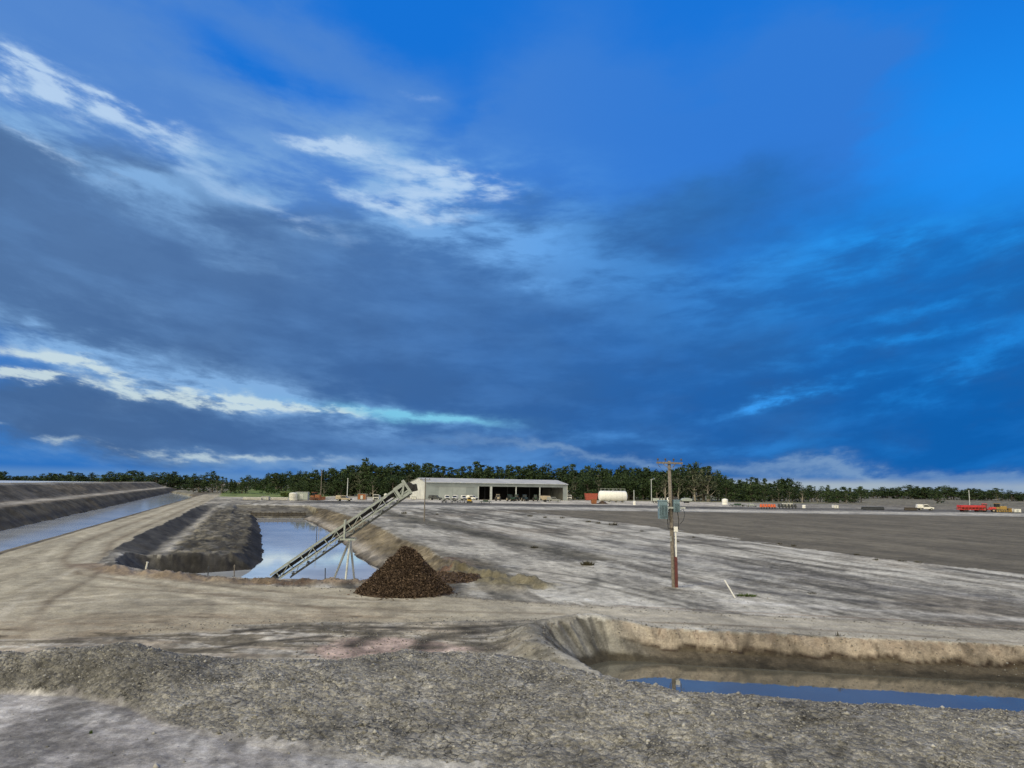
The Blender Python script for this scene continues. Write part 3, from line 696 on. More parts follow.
def dup(root, loc, rz=0.0, label=None, group=None, scale=None):
    kids = [k for k in KIDS.get(root.name, [])]
    r_ = root.copy(); C.objects.link(r_); r_.location = loc; r_.rotation_euler = (0, 0, rz)
    if label: r_['label'] = label
    if group: r_['group'] = group
    if scale: r_.scale = scale
    for ch in kids:
        c = ch.copy(); C.objects.link(c); c.parent = r_
        for gch in KIDS.get(ch.name, []):
            d = gch.copy(); C.objects.link(d); d.parent = c
    return r_
KIDS = {}
def index_kids():
    KIDS.clear()
    for o in bpy.data.objects:
        if o.parent: KIDS.setdefault(o.parent.name, []).append(o)

# ------------------------------------------------------------------ loose stones on the gravel ridge and pad
def leafmesh(name, V, Fq, tone, mat, smooth=False):
    me = bpy.data.meshes.new(name); nv = len(V); nf = len(Fq); k = Fq.shape[1]
    me.vertices.add(nv); me.vertices.foreach_set('co', V.astype(np.float32).ravel())
    me.loops.add(nf * k); me.loops.foreach_set('vertex_index', Fq.astype(np.int32).ravel())
    me.polygons.add(nf); me.polygons.foreach_set('loop_start', np.arange(0, nf * k, k, dtype=np.int32)); me.polygons.foreach_set('loop_total', np.full(nf, k, np.int32))
    me.update(); a = me.attributes.new('tone', 'FLOAT', 'POINT'); a.data.foreach_set('value', tone.astype(np.float32))
    me.materials.append(mat); o = bpy.data.objects.new(name, me); C.objects.link(o); return o
OCT = np.array([(1, 0, 0), (-1, 0, 0), (0, 1, 0), (0, -1, 0), (0, 0, 1), (0, 0, -1)], float)
OF = np.array([(0, 2, 4), (2, 1, 4), (1, 3, 4), (3, 0, 4), (2, 0, 5), (1, 2, 5), (3, 1, 5), (0, 3, 5)])
def rocks(name, P, size, tone, mat):
    n = len(P); V = OCT[None] * (1 + rng.uniform(-.35, .35, (n, 6, 3))) + rng.uniform(-.25, .25, (n, 6, 3))
    th = rng.uniform(0, 6.28, n); c, s_ = np.cos(th), np.sin(th); Vx = V[:, :, 0] * c[:, None] - V[:, :, 1] * s_[:, None]; Vy = V[:, :, 0] * s_[:, None] + V[:, :, 1] * c[:, None]
    V = np.stack([Vx, Vy, V[:, :, 2] * .7], -1) * size[:, None, None] + P[:, None, :]
    Fq = (OF[None] + (np.arange(n) * 6)[:, None, None]).reshape(-1, 3)
    return leafmesh(name, V.reshape(-1, 3), Fq, np.repeat(tone, 6), mat)
N = 120000
px_ = rng.uniform(-22, 26, N); py_ = rng.uniform(16, 31, N)
zz, mm_ = terrain(px_, py_)
dens = np.clip(mm_['ridge'] * 1.3, .07, 1) * (mm_['sn'] > .4) * (fbm(px_ / 1.2, py_ / 1.2, 3, 200) * 1.6 - .3) * np.where(mm_['q'] > 1, .25, 1) * (np.abs(px_) < py_ * .95 + 1)
keep = rng.uniform(0, 1, N) < dens
px_, py_, zz = px_[keep], py_[keep], zz[keep]; n = len(px_)
sz = .013 + .034 * rng.power(.33, n) ; sz = np.where(rng.uniform(0, 1, n) < .035, sz * 2.3, sz)
tn = np.clip(rng.normal(.30, .24, n) + (rng.uniform(0, 1, n) < .05) * .5, 0, 1)
tag(rocks('gravel', np.stack([px_, py_, zz + sz * .15], 1), sz, tn, M['stone']), 'loose grey and white stones scattered over the gravel ridge', 'gravel', kind='stuff')
# clods at the road edges and around the pond lip
N = 5000; Lx = []; Ly = []
for pl, k, sp_ in ((ROADL, 1200, .7), (ROADU, 900, .5)):
    l = sorted(pl); xs = rng.uniform(-18, 28, k); Lx.append(xs); Ly.append(np.interp(xs, [p[0] for p in l], [p[1] for p in l]) + rng.normal(0, sp_, k))
ls = rng.uniform(0, 1, 1500); lp = np.array([xy(*p) for p in ((-10, 70), (-6.2, 63.6), (-.1, 58), (3.9, 55.4), (9, 54.2), (15, 55))])
tt_ = ls * (len(lp) - 1); Lx.append(np.interp(tt_, range(len(lp)), lp[:, 0]) + rng.normal(0, .5, 1500)); Ly.append(np.interp(tt_, range(len(lp)), lp[:, 1]) + rng.normal(0, .5, 1500))
xs = rng.uniform(-9, 2.5, 1800); Lx.append(xs); Ly.append(rng.uniform(29.5, 37.5, 1800))
a_ = rng.uniform(-.62, .66, 9000); rr_ = 39 + 95 * rng.power(.8, 9000); qx, qy = rr_ * np.sin(a_), rr_ * np.cos(a_)
tq, sq = ts(qx, qy); kq = (tq > 18) & (fbm(qx / 6, qy / 9, 3, 401) > .52) & ~((qy < ycurve(ROADU, qx)) & (qy > ycurve(ROADL, qx))); Lx.append(qx[kq]); Ly.append(qy[kq])
Lx = np.concatenate(Lx); Ly = np.concatenate(Ly); n = len(Lx)
sz = .015 + .05 * rng.power(.35, n)
tag(rocks('clods', np.stack([Lx, Ly, gza(Lx, Ly) + sz * .2], 1), sz, np.clip(rng.normal(.1, .15, n), 0, 1), M['stone']), 'small dark clods of earth along the dirt road edges and pond lip', 'clods', kind='stuff')

# ------------------------------------------------------------------ mulch pile under the conveyor
def mound(name, cx, cy, rx_, ry_, h, mat_bits, nbits, label, cat, seed, blen=.16, core=(.05, .035, .026), extra=None):
    rr = np.random.default_rng(seed); na, nb = 96, 44; V = []; T = []
    def hz_(ax, ay):
        a_ = np.arctan2(ay, ax); wob_ = 1 + .16 * (fbm(np.cos(a_) * 2 + 5, np.sin(a_) * 2 + 5, 3, seed) - .5) * 2
        q_ = np.hypot(ax / rx_, ay / ry_) / wob_
        zz_ = h * np.where(q_ < 1, np.clip(1.03 - np.sqrt(q_ * q_ + .014), 0, 1) ** 1.18 + .02 * np.sin(q_ * 3.1), 0)
        return zz_ + (fbm(ax / .5 + 9, ay / .5, 4, seed + 3) - .5) * .42 * np.clip((1 - q_) * 4, 0, 1) + (fbm(ax / 1.6 + 4, ay / 1.6, 3, seed + 13) - .5) * .28 * h * np.clip((1 - q_) * 2.5, 0, 1)
    for i in range(nb + 1):
        for j in range(na):
            q = i / nb * 1.12; V.append((rx_ * q * math.cos(2 * math.pi * j / na), ry_ * q * math.sin(2 * math.pi * j / na)))
    V = np.array(V); zt = hz_(V[:, 0], V[:, 1]); base = gza(V[:, 0] + cx, V[:, 1] + cy); edge = np.hypot(V[:, 0] / rx_, V[:, 1] / ry_) > 1.08
    P = np.stack([V[:, 0], V[:, 1], base + zt - np.where(edge, .25, 0)], 1)
    Q = np.array([(i * na + j, (i + 1) * na + j, (i + 1) * na + (j + 1) % na, i * na + (j + 1) % na) for i in range(nb) for j in range(na)])
    # bits: thin short chips lying every way
    q = np.sqrt(rr.uniform(0, 1, nbits)) * 1.04; q = np.where(rr.uniform(0, 1, nbits) < .03, q + rr.exponential(.10, nbits), q); a_ = rr.uniform(0, 6.283, nbits); bx = rx_ * q * np.cos(a_); by = ry_ * q * np.sin(a_)
    bz = gza(bx + cx, by + cy) + hz_(bx, by) + rr.uniform(0, .04, nbits)
    d = rr.normal(0, 1, (nbits, 3)); d[:, 2] *= .6; d /= np.linalg.norm(d, axis=1)[:, None]; e = np.cross(d, rr.normal(0, 1, (nbits, 3))); e /= np.linalg.norm(e, axis=1)[:, None]
    ln = blen * rr.uniform(.3, 1.2, nbits)[:, None]; wd = .022 * rr.uniform(.5, 1.6, nbits)[:, None]; c0 = np.stack([bx, by, bz], 1)
    BV = np.stack([c0 - d * ln - e * wd, c0 + d * ln - e * wd, c0 + d * ln + e * wd, c0 - d * ln + e * wd], 1).reshape(-1, 3)
    Fq = np.concatenate([Q, np.arange(nbits * 4).reshape(-1, 4) + len(P)]); tone = np.concatenate([np.full(len(P), .12), np.repeat(np.clip(rr.normal(.26, .30, nbits), 0, 1), 4)])
    o = leafmesh(name, np.concatenate([P, BV]), Fq, tone, mat_bits); o.location = (cx, cy, 0); tag(o, label, cat); return o
pc = at(405, 596); mound('mulch_pile', pc.x - .3, pc.y + 1.7, 2.95, 2.6, 3.15, M['mulch'], 26000, 'tall conical heap of dark brown mulch beside the conveyor', 'pile', 5)
pc2 = at(455, 583); mound('dirt_pile', pc2.x - .3, pc2.y + .9, 2.0, 1.5, .55, M['mulch'], 1600, 'low spread of brown spoil at the right foot of the mulch heap', 'pile', 9, .1)

# ------------------------------------------------------------------ conveyor
def conveyor():
    Lo_t = atY(270, 575.5, 57.6); Hi_t = atY(405, 483, 59.4)             # top chord ends
    base = Vector((Lo_t.x, Lo_t.y, gz(Lo_t.x, Lo_t.y)))
    root = thing('conveyor', 'long pale steel lattice belt conveyor sloping up over the pond', 'conveyor', base)
    ax = (Hi_t - Lo_t); Ln = ax.length; ax.normalize(); side = ax.cross(Vector((0, 0, 1))).normalized(); upp = side.cross(ax).normalized()
    if side.y > 0: side = -side                                          # towards the viewer
    dpt = .98; Wd = .95
    def P(a, p, w): return (Lo_t - base) + ax * a - upp * p + side * w
    for w in (0, -Wd):
        MB().bar(P(0, 0, w), P(Ln, 0, w), .09, .13, upp).build('top_rail', M['pale'], root); MB().bar(P(.2, .60, w), P(Ln, .60, w), .07, .10, upp).build('middle_rail', M['pale'], root)
        MB().bar(P(1.1, dpt, w), P(Ln, dpt, w), .08, .11, upp).build('bottom_rail', M['darksteel'], root)
        k = 0; a = .5
        while a < Ln - .3:
            MB().bar(P(a, .06, w), P(a, .58, w), .055).build('truss_bar', M['pale'], root)
            if k % 2 == 0: MB().bar(P(a, .58, w), P(min(a + 1.05, Ln), .08, w), .045).build('truss_bar', M['pale'], root)
            a += 1.05; k += 1
        a = 1.2; z0 = 0; zp = []
        while a < Ln - .4: zp.append(P(a, .63 if z0 % 2 == 0 else .93, w)); a += .42; z0 += 1
        MB().tube(zp, .02, 5).build('zigzag_lattice', M['pale'], root)
    a = .3
    while a < Ln:
        MB().bar(P(a, dpt, 0), P(a, dpt, -Wd), .05).build('cross_bar', M['darksteel'], root); MB().bar(P(a, .60, 0), P(a, .60, -Wd), .05).build('cross_bar', M['pale'], root); a += 2.1
    bl = MB()                                                            # troughed belt
    for w0, w1, p0, p1 in ((-.12, -.32, .12, .34), (-.32, -.63, .34, .34), (-.63, -.83, .34, .12)):
        vs = [P(.1, p0, w0), P(Ln + .1, p0, w0), P(Ln + .1, p1, w1), P(.1, p1, w1), P(.1, p0 + .03, w0), P(Ln + .1, p0 + .03, w0), P(Ln + .1, p1 + .03, w1), P(.1, p1 + .03, w1)]
        bl.add(vs, [(0, 1, 2, 3), (7, 6, 5, 4), (0, 4, 5, 1), (3, 2, 6, 7), (0, 3, 7, 4), (1, 5, 6, 2)])
    bl.bar(P(.3, .52, -Wd / 2), P(Ln, .52, -Wd / 2), .6, .03, upp)
    bl.build('belt', M['black'], root)
    a = 1.4
    while a < Ln - .6:
        MB().tube([P(a, .84, -.05), P(a, .84, -Wd + .05)], .07, 8).build('idler_roller', M['darksteel'], root); a += 1.35
    for w in (.07, -Wd - .07):                                         # head plates
        hd = MB(); hd.bar(P(Ln - 1.0, -.02, w), P(Ln + .05, -.02, w), .03, .26, upp); hd.bar(P(Ln - 1.0, .80, w), P(Ln + .05, .80, w), .03, .22, upp)
        hd.bar(P(Ln - .92, -.1, w), P(Ln - .92, .85, w), .032, .22, ax); hd.bar(P(Ln - .03, -.28, w), P(Ln - .03, .95, w), .034, .2, ax); hd.bar(P(Ln - .2, .1, w), P(Ln - .8, .75, w), .03, .14, ax)
        hd.build('head_frame', M['pale'], root)
    MB().tube([P(Ln + .15, .42, .05), P(Ln + .15, .42, -Wd - .05)], .30, 14).build('head_pulley', M['black'], root)
    ch = MB(); ch.bar(P(Ln + .12, .62, -Wd / 2), P(Ln + .62, .82, -Wd / 2), .9, .55, upp); ch.build('discharge_chute', M['black'], root, .04)
    am = 6.75                                                           # yoke frame and legs
    for w in (.1, -Wd - .1):
        q = P(am, -.25, w); MB().bar(q, q + Vector((0, 0, -1.5)), .13).build('yoke_post', M['pale'], root)
    c = P(am, 0, .1) + Vector((0, 0, -1.25)); c2 = P(am, 0, -Wd - .1) + Vector((0, 0, -1.25))
    yk = MB(); yk.bar(c + Vector((-.45, -.08, 0)), c + Vector((.75, -.08, 0)), .13); yk.build('yoke_beam', M['pale'], root)
    yk = MB(); yk.bar(c2 + Vector((-.45, .08, 0)), c2 + Vector((.75, .08, 0)), .13); yk.build('yoke_beam', M['pale'], root)
    top = (c + c2) / 2 + Vector((.3, 0, 0)); MB().bar(c + Vector((.3, -.1, -.1)), c2 + Vector((.3, .1, -.1)), .14).build('yoke_beam', M['pale'], root)
    for fx, fy in ((332.5, 59.6), (345, 58.4), (355, 60.4)):
        ft = atY(fx, 583, fy); zf = -1.2; ex = (ft.x - base.x - top.x) / ((ft.z - base.z) - top.z) * (zf - base.z - top.z) + top.x; f_ = Vector((ex, fy - base.y, zf - base.z))
        MB().tube([top, f_], [.095, .08], 8).build('leg', M['galv'], root)
    MB().tube([P(.1, .35, .05), P(.1, .35, -Wd - .05)], .22, 12).build('tail_pulley', M['darksteel'], root)
    return root
conveyor()

# ------------------------------------------------------------------ power pole with transformers
def power_pole():
    b = at(674, 587); b.z = gz(b.x, b.y)
    root = thing('power_pole', 'tall timber power pole carrying grey transformers, nearest pole to the road', 'power pole', b)
    tp = atY(669, 461, b.y) - b
    MB().tube([(0, 0, -.5), (0, 0, 0), tp * .5, tp], [.17, .165, .145, .115], 12).build('pole', M['wood'], root, smooth=True)
    def Q(k): return tp * k
    arm = MB(); arm.bar(Q(.985) + Vector((-.95, -.16, 0)), Q(.985) + Vector((.95, -.16, -.03)), .10, .13); arm.bar(Q(.93) + Vector((0, -.15, 0)), Q(.985) + Vector((-.55, -.15, 0)), .04); arm.bar(Q(.93) + Vector((0, -.15, 0)), Q(.985) + Vector((.55, -.15, 0)), .04)
    arm.build('cross_arm', M['wood'], root)
    for dx in (-.85, -.3, .3, .85):
        i_ = MB(); c = Q(.985) + Vector((dx, -.16, .06)); i_.tube([c, c + Vector((0, 0, .1)), c + Vector((0, 0, .12)), c + Vector((0, 0, .2)), c + Vector((0, 0, .26))], [.02, .02, .07, .075, .03], 8); i_.build('insulator', M['porcelain'], root)
    for dx in (-.85, .3, .85):
        w = MB(); c = Q(.985) + Vector((dx, -.16, .0)); w.tube([c, c + Vector((.02, -.1, -.2)), c + Vector((-dx * .2, -.12, -.35))], .02, 5); w.build('drop_fuse', M['porcelain'], root)
    arm2 = MB(); arm2.bar(Q(.625) + Vector((-.95, -.17, 0)), Q(.625) + Vector((1.0, -.17, 0)), .08, .12); arm2.bar(Q(.615) + Vector((-.5, .17, -.1)), Q(.615) + Vector((.5, .17, -.1)), .08, .12); arm2.build('cross_arm', M['galv'], root)
    for cx, cz, wx, wz, nm in ((-.62, .605, .62, 1.25, 'transformer'), (.36, .635, .42, .8, 'transformer')):
        c = Q(cz) + Vector((cx, -.12, 0)); tb = MB(); tb.box(c, (wx, .5, wz)); tb.box(c + Vector((0, 0, wz / 2 + .04)), (wx + .06, .56, .07))
        t_ = tb.build(nm, M['transformer'], root, .015)
        fins = MB()
        for k in range(6): fins.box(c + Vector((-wx / 2 + (k + .5) * wx / 6, -.32, -.05)), (.03, .12, wz * .7))
        fo = fins.build('cooling_fins', M['transformer'], root); 
        for k in range(3):
            p = c + Vector((-wx * .32 + k * wx * .32, 0, wz / 2 + .08)); bu = MB(); bu.tube([p, p + Vector((0, 0, .06)), p + Vector((0, 0, .1)), p + Vector((0, 0, .16)), p + Vector((0, 0, .24))], [.05, .03, .055, .03, .015], 8); bu.build('bushing', M['porcelain'], root)
    for sgn, x0 in ((-1, -.22), (1, .42)):
        c0 = Q(.56) + Vector((x0, -.2, 0)); cb = MB(); cb.tube([c0 + Vector((0, 0, .3)), c0 + Vector((sgn * .08, 0, -.3)), c0 + Vector((sgn * .05, 0, -.9)), Q(.47) + Vector((.1, -.2, -.1))], .03, 6); cb.build('cable', M['black'], root, smooth=True)
    lp_ = MB(); lc_ = Q(.6) + Vector((.62, -.2, 0)); lp_.tube([lc_, lc_ + Vector((.22, 0, .15)), lc_ + Vector((.34, 0, -.2)), lc_ + Vector((.22, 0, -.65)), lc_ + Vector((0, 0, -.9))], .025, 6); lp_.build('cable', M['darksteel'], root, smooth=True)
    MB().box(Q(.455) + Vector((.24, -.24, 0)), (.28, .18, .36)).build('meter_box', M['white'], root, .015)
    MB().tube([Q(.44) + Vector((.24, -.22, 0)), Q(.235) + Vector((.2, -.22, 0))], .055, 8).build('conduit', M['white'], root)
    MB().bar(Q(.24) + Vector((.17, -.22, 0)), Vector((.14, -.22, -.1)), .2, .1, (0, 1, 0)).build('cable_guard', M['maroon'], root)
    MB().bar(Q(.4) + Vector((-.12, -.16, 0)), Q(.36) + Vector((-.12, -.16, 0)), .12, .06, (0, 1, 0)).build('sign_plate', M['grey'], root)
power_pole()
def small_pole(x, y, topy, label, arm=1.8, rad=.13, name='utility_pole', mat='wood', light=False):
    b = at(x, y); b.z = gz(b.x, b.y); h = atY(x, topy, b.y).z - b.z
    r_ = thing(name, label, 'pole', b)
    MB().tube([(0, 0, -.4), (0, 0, h)], [rad, rad * .75], 8).build('shaft', M[mat], r_)
    if arm:
        MB().bar((-arm / 2, -.12, h - .35), (arm / 2, -.12, h - .35), .1, .12).build('cross_arm', M[mat], r_)
        for dx in (-arm * .42, 0, arm * .42): MB().tube([(dx, -.12, h - .3), (dx, -.12, h - .02)], [.06, .05], 6).build('insulator', M['porcelain'], r_)
    if light: MB().bar((0, 0, h - .1), (1.3, -.2, h + .1), .12).build('lamp_arm', M['galv'], r_); MB().box((1.4, -.2, h + .08), (.6, .3, .15)).build('lamp_head', M['galv'], r_)
    return r_
small_pole(424.2, 521, 478, 'thin timber pole with a cross arm in front of the grey shed', 2.0, .12)
small_pole(320.5, 499, 470, 'bare pole standing behind the ochre bulldozer', 0, .17)
small_pole(347, 499, 478, 'pale slim pole left of the conveyor head in front of the trees', 0, .22, mat='galv')
small_pole(651.5, 503, 479, 'yard light pole left of the transformer pole', 1.2, .18, mat='galv', light=True)
small_pole(634, 502, 490, 'short post right of the white tank', 0, .2, mat='galv')
small_pole(656.5, 500, 476, 'slim pale post among trees just left of the transformer pole', 0, .16, mat='galv')
small_pole(970.2, 510.5, 490, 'pale slender mast beside the long red trailer', 0, .18, mat='galv')

# ------------------------------------------------------------------ the big open shed
def shed():
    o = at(425, 499.3); rz = math.atan2(NN[1], NN[0]); root = thing('shed', 'long pale grey steel farm shed with four open bays', 'shed', (o.x, o.y, 0), rz)
    Wl, Dp, Hh, Hr, rd_ = 72.5, 34.0, 7.9, 9.9, 14.0
    def px2x(px): 
        d = ray(px, 495); n_ = Vector((NN[0], NN[1])); a = d.x / d.y
        return (a * o.y - o.x) / (NN[0] - a * NN[1])
    xs = [px2x(v) for v in (478.3, 491, 516, 539.8, 563)]
    th = .25; oh = 6.4
    fw_ = MB(); fw_.box((xs[0] / 2, th / 2, Hh / 2), (xs[0], th, Hh)); fw_.build('front_wall', M['shedwall'], root)
    fs = MB(); fs.box(((xs[0] + Wl) / 2, th / 2, (oh + Hh) / 2), (Wl - xs[0], th, Hh - oh)); fs.build('fascia', M['shedwall'], root)
    MB().box(((xs[4] + Wl) / 2, th / 2, oh / 2), (Wl - xs[4] , th, oh)).build('wall_end_panel', M['shedwall'], root)
    for k, x in enumerate(xs[:4]):
        w = 1.1 if k == 1 else .45
        MB().box((x, .12, oh / 2 - .01), (w, .5, oh - .02)).build('post', M['galv'], root)
    for x in np.arange(10, Wl, 12): MB().box((float(x), 15, 3.5), (.35, .35, 7.0)).build('inner_post', M['darksteel'], root)  # dark colour adds to the painted shade of the interior
    def gable(x0, x1, nm):
        g_ = MB(); pr = [(0, 0), (0, Hh), (rd_, Hr), (Dp, Hh), (Dp, 0)]
        n = len(pr); vs = [(x0, y, z) for y, z in pr] + [(x1, y, z) for y, z in pr]
        g_.add(vs, [tuple(range(n)), tuple(range(n, 2 * n))[::-1]] + [(i, i + n, (i + 1) % n + n, (i + 1) % n) for i in range(n)]); return g_.build(nm, sheetY, root)
    sheetY = sheet('lit_end_wall_cladding', (.62, .63, .60), 1)  # paler than the front wall: light on the gable put into the colour
    gable(-.25, -.003, 'end_wall'); gable(Wl + .003, Wl + .25, 'end_wall')
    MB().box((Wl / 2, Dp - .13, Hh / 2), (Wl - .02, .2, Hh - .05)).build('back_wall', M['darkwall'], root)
    rf = MB()
    for (ya, za), (yb, zb) in (((-.7, Hh - .05), (rd_, Hr + .12)), ((rd_, Hr + .12), (Dp + .5, Hh - .05))):
        rf.add([(-.5, ya, za), (Wl + .5, ya, za), (Wl + .5, yb, zb), (-.5, yb, zb), (-.5, ya, za + .15), (Wl + .5, ya, za + .15), (Wl + .5, yb, zb + .15), (-.5, yb, zb + .15)],
               [(3, 2, 1, 0), (4, 5, 6, 7), (0, 1, 5, 4), (1, 2, 6, 5), (2, 3, 7, 6), (3, 0, 4, 7)])
    rf.build('roof', M['shedroof'], root)
    MB().box((Wl / 2, -.75, Hh + .02), (Wl + 1, .18, .2)).build('gutter', M['galv'], root)
    for a, b in ((438.5, 452.5), (452.5, 466)):
        x0, x1 = px2x(a), px2x(b); d_ = MB(); d_.box(((x0 + x1) / 2, -.06, 2.9), (x1 - x0 - .15, .1, 5.8)); dd = d_.build('sliding_door', M['doorskin'], root)
    MB().box((xs[0] * .55, -.1, 5.95), (xs[0] * .75, .12, .16)).build('door_track', M['grey'], root)
    MB().box((Wl / 2, Dp / 2, .03), (Wl - .6, Dp - .6, .16)).build('slab', M['darkwall'], root); MB().box((xs[0] + .3, Dp / 2, Hh / 2), (.15, Dp - .8, Hh - .3)).build('added_shade_wall', M['darkwall'], root); MB().box((Wl / 2, Dp / 2 + 5, Hh - .6), (Wl - 1, Dp - 12, .1)).build('added_shade_ceiling', M['darkwall'], root)  # floor painted shade-dark; dividing wall and upper sheet added to darken the bays
    # back aisle rails seen in the dark
    return root
shed()

# ------------------------------------------------------------------ vehicles and machines of the yard
def wheel_mb(c, r_, w, axis='x'):
    mb = MB(); c = Vector(c); a = Vector((w / 2, 0, 0)) if axis == 'x' else Vector((0, w / 2, 0)); mb.tube([c - a, c - a * .8, c + a * .8, c + a], [r_ * .9, r_, r_, r_ * .9], 14); return mb
def hub_mb(c, r_, w):
    mb = MB(); c = Vector(c); a = Vector((w / 2 + .02, 0, 0)); mb.tube([c - a, c + a], r_, 10); return mb
def wheel(root, c, r_, w, rim='galv'):
    wh = wheel_mb(c, r_, w).build('wheel', M['black'], root); hub_mb(c, r_ * .5, w).build('rim', M[rim], wh); return wh
# every vehicle runs along local y, front at -y
def ute(label, loc, rz, body='white', group=None):
    r_ = thing('pickup_truck', label, 'pickup truck', loc, rz, group)
    b = MB(); pr = [(-2.55, .45), (-2.6, .95), (-1.55, 1.1), (-.95, 1.1), (.65, 1.1), (.65, .45)]
    n = len(pr); vs = [(-.88, y, z) for y, z in pr] + [(.88, y, z) for y, z in pr]; b.add(vs, [tuple(range(n)), tuple(range(n, 2 * n))[::-1]] + [(i, i + n, (i + 1) % n + n, (i + 1) % n) for i in range(n)]); b.build('body', M[body], r_, .03)
    c = MB(); pr = [(-1.45, 1.1), (-.75, 1.72), (.45, 1.76), (.6, 1.1)]; vs = [(-.8 if z < 1.5 else -.68, y, z) for y, z in pr] + [(.8 if z < 1.5 else .68, y, z) for y, z in pr]; n = 4
    c.add(vs, [tuple(range(n)), tuple(range(n, 2 * n))[::-1]] + [(i, i + n, (i + 1) % n + n, (i + 1) % n) for i in range(n)]); cb = c.build('cab', M['glass'], r_); r_.scale = (1.15, 1.15, 1.15)
    MB().box((0, -.12, 1.82), (1.45, 1.35, .16)).build('roof', M[body], r_, .02)
    for sx_ in (-1, 1): MB().bar((sx_ * .8, -1.43, 1.1), (sx_ * .69, -.74, 1.76), .06).build('window_pillar', M[body], r_); MB().bar((sx_ * .69, .46, 1.76), (sx_ * .8, .62, 1.1), .07).build('window_pillar', M[body], r_)
    t_ = MB(); t_.box((0, 1.65, .78), (1.85, 1.9, .1)); t_.box((-.9, 1.65, 1.0), (.05, 1.9, .35)); t_.box((.9, 1.65, 1.0), (.05, 1.9, .35)); t_.box((0, 2.58, 1.0), (1.75, .05, .35)); t_.box((0, .73, 1.2), (1.8, .06, .75)); t_.build('tray', M[body], r_); MB().box((0, 1.65, 1.55), (1.7, 1.75, .75), taper=.92).build('canopy', M[body], r_, .04)
    MB().box((0, .2, .48), (1.0, 4.6, .16)).build('chassis', M['black'], r_); MB().box((0, -2.66, .55), (1.75, .16, .25)).build('bumper', M['darksteel'], r_); MB().box((0, -2.61, .82), (1.0, .05, .2)).build('grille', M['black'], r_)
    for sx_ in (-1, 1):
        MB().box((sx_ * .68, -2.6, .85), (.3, .06, .16)).build('headlight', M['galv'], r_)
        for y in (-1.75, 1.5): wheel(r_, (sx_ * .8, y, .38), .38, .26)
    return r_
def tractor(label, loc, rz, c='green', group=None):
    r_ = thing('tractor', label, 'tractor', loc, rz, group)
    b = MB(); b.box((0, -1.6, 1.35), (.9, 2.2, .8)); b.box((0, 0, 1.0), (.7, 3.8, .5)); b.build('bonnet', M[c], r_, .08)
    MB().box((0, .85, 2.15), (1.5, 1.4, 1.3), taper=.92).build('cab_glass', M['glass'], r_); MB().box((0, .85, 2.88), (1.6, 1.6, .16)).build('cab_roof', M[c], r_, .04)
    p = MB()
    for sx_ in (-1, 1):
        for y in (.15, 1.55): p.bar((sx_ * .76, y, 1.5), (sx_ * .7, y, 2.82), .07)
        p.box((sx_ * .95, 1.1, 1.75), (.5, 1.2, .08))
    p.build('cab_frame', M[c], r_); MB().tube([(.35, -1.2, 1.7), (.35, -1.2, 2.7)], .06, 8).build('exhaust', M['darksteel'], r_)
    for sx_ in (-1, 1): wheel(r_, (sx_ * 1.0, 1.1, .9), .9, .55, 'tanmetal'); wheel(r_, (sx_ * .85, -1.8, .6), .6, .4, 'tanmetal')
    return r_
def bulldozer(label, loc, rz, c='rust'):
    r_ = thing('bulldozer', label, 'bulldozer', loc, rz)
    for sx_ in (-1, 1):
        tr = MB(); pr = [(-2.2, .5), (-1.9, .08), (1.9, .08), (2.3, .55), (1.8, 1.0), (-1.8, .95)]; n = len(pr); x0, x1 = sx_ * 1.35 - .3, sx_ * 1.35 + .3
        vs = [(x0, y, z) for y, z in pr] + [(x1, y, z) for y, z in pr]; tr.add(vs, [tuple(range(n)), tuple(range(n, 2 * n))[::-1]] + [(i, i + n, (i + 1) % n + n, (i + 1) % n) for i in range(n)]); t_ = tr.build('track', M['darksteel'], r_)
        for y in (-1.5, -.75, 0, .75, 1.5): MB().tube([(sx_ * 1.35 - .34, y, .42), (sx_ * 1.35 + .34, y, .42)], .3, 10).build('roller', M[c], t_)
    b = MB(); b.box((0, -.9, 1.5), (1.3, 2.4, 1.3)); b.box((0, 1.3, 1.3), (2.0, 1.8, 1.0)); b.build('body', M[c], r_, .06)
    MB().box((0, .9, 2.4), (1.5, 1.4, 1.2)).build('cab', M['glass'], r_, .03); MB().box((0, .9, 3.05), (1.8, 1.8, .14)).build('cab_roof', M[c], r_, .03)
    bl = MB(); bl.box((0, -3.0, .75), (4.0, .18, 1.3)); bl.box((0, -3.08, 1.42), (4.0, .3, .1)); bl.build('blade', M[c], r_)
    a = MB(); 
    for sx_ in (-1, 1): a.bar((sx_ * 1.75, .4, .5), (sx_ * 1.75, -2.9, .5), .2)
    a.build('push_arms', M[c], r_); MB().tube([(.3, -1.3, 2.1), (.3, -1.3, 3.0)], .08, 8).build('exhaust', M['darksteel'], r_)
    return r_
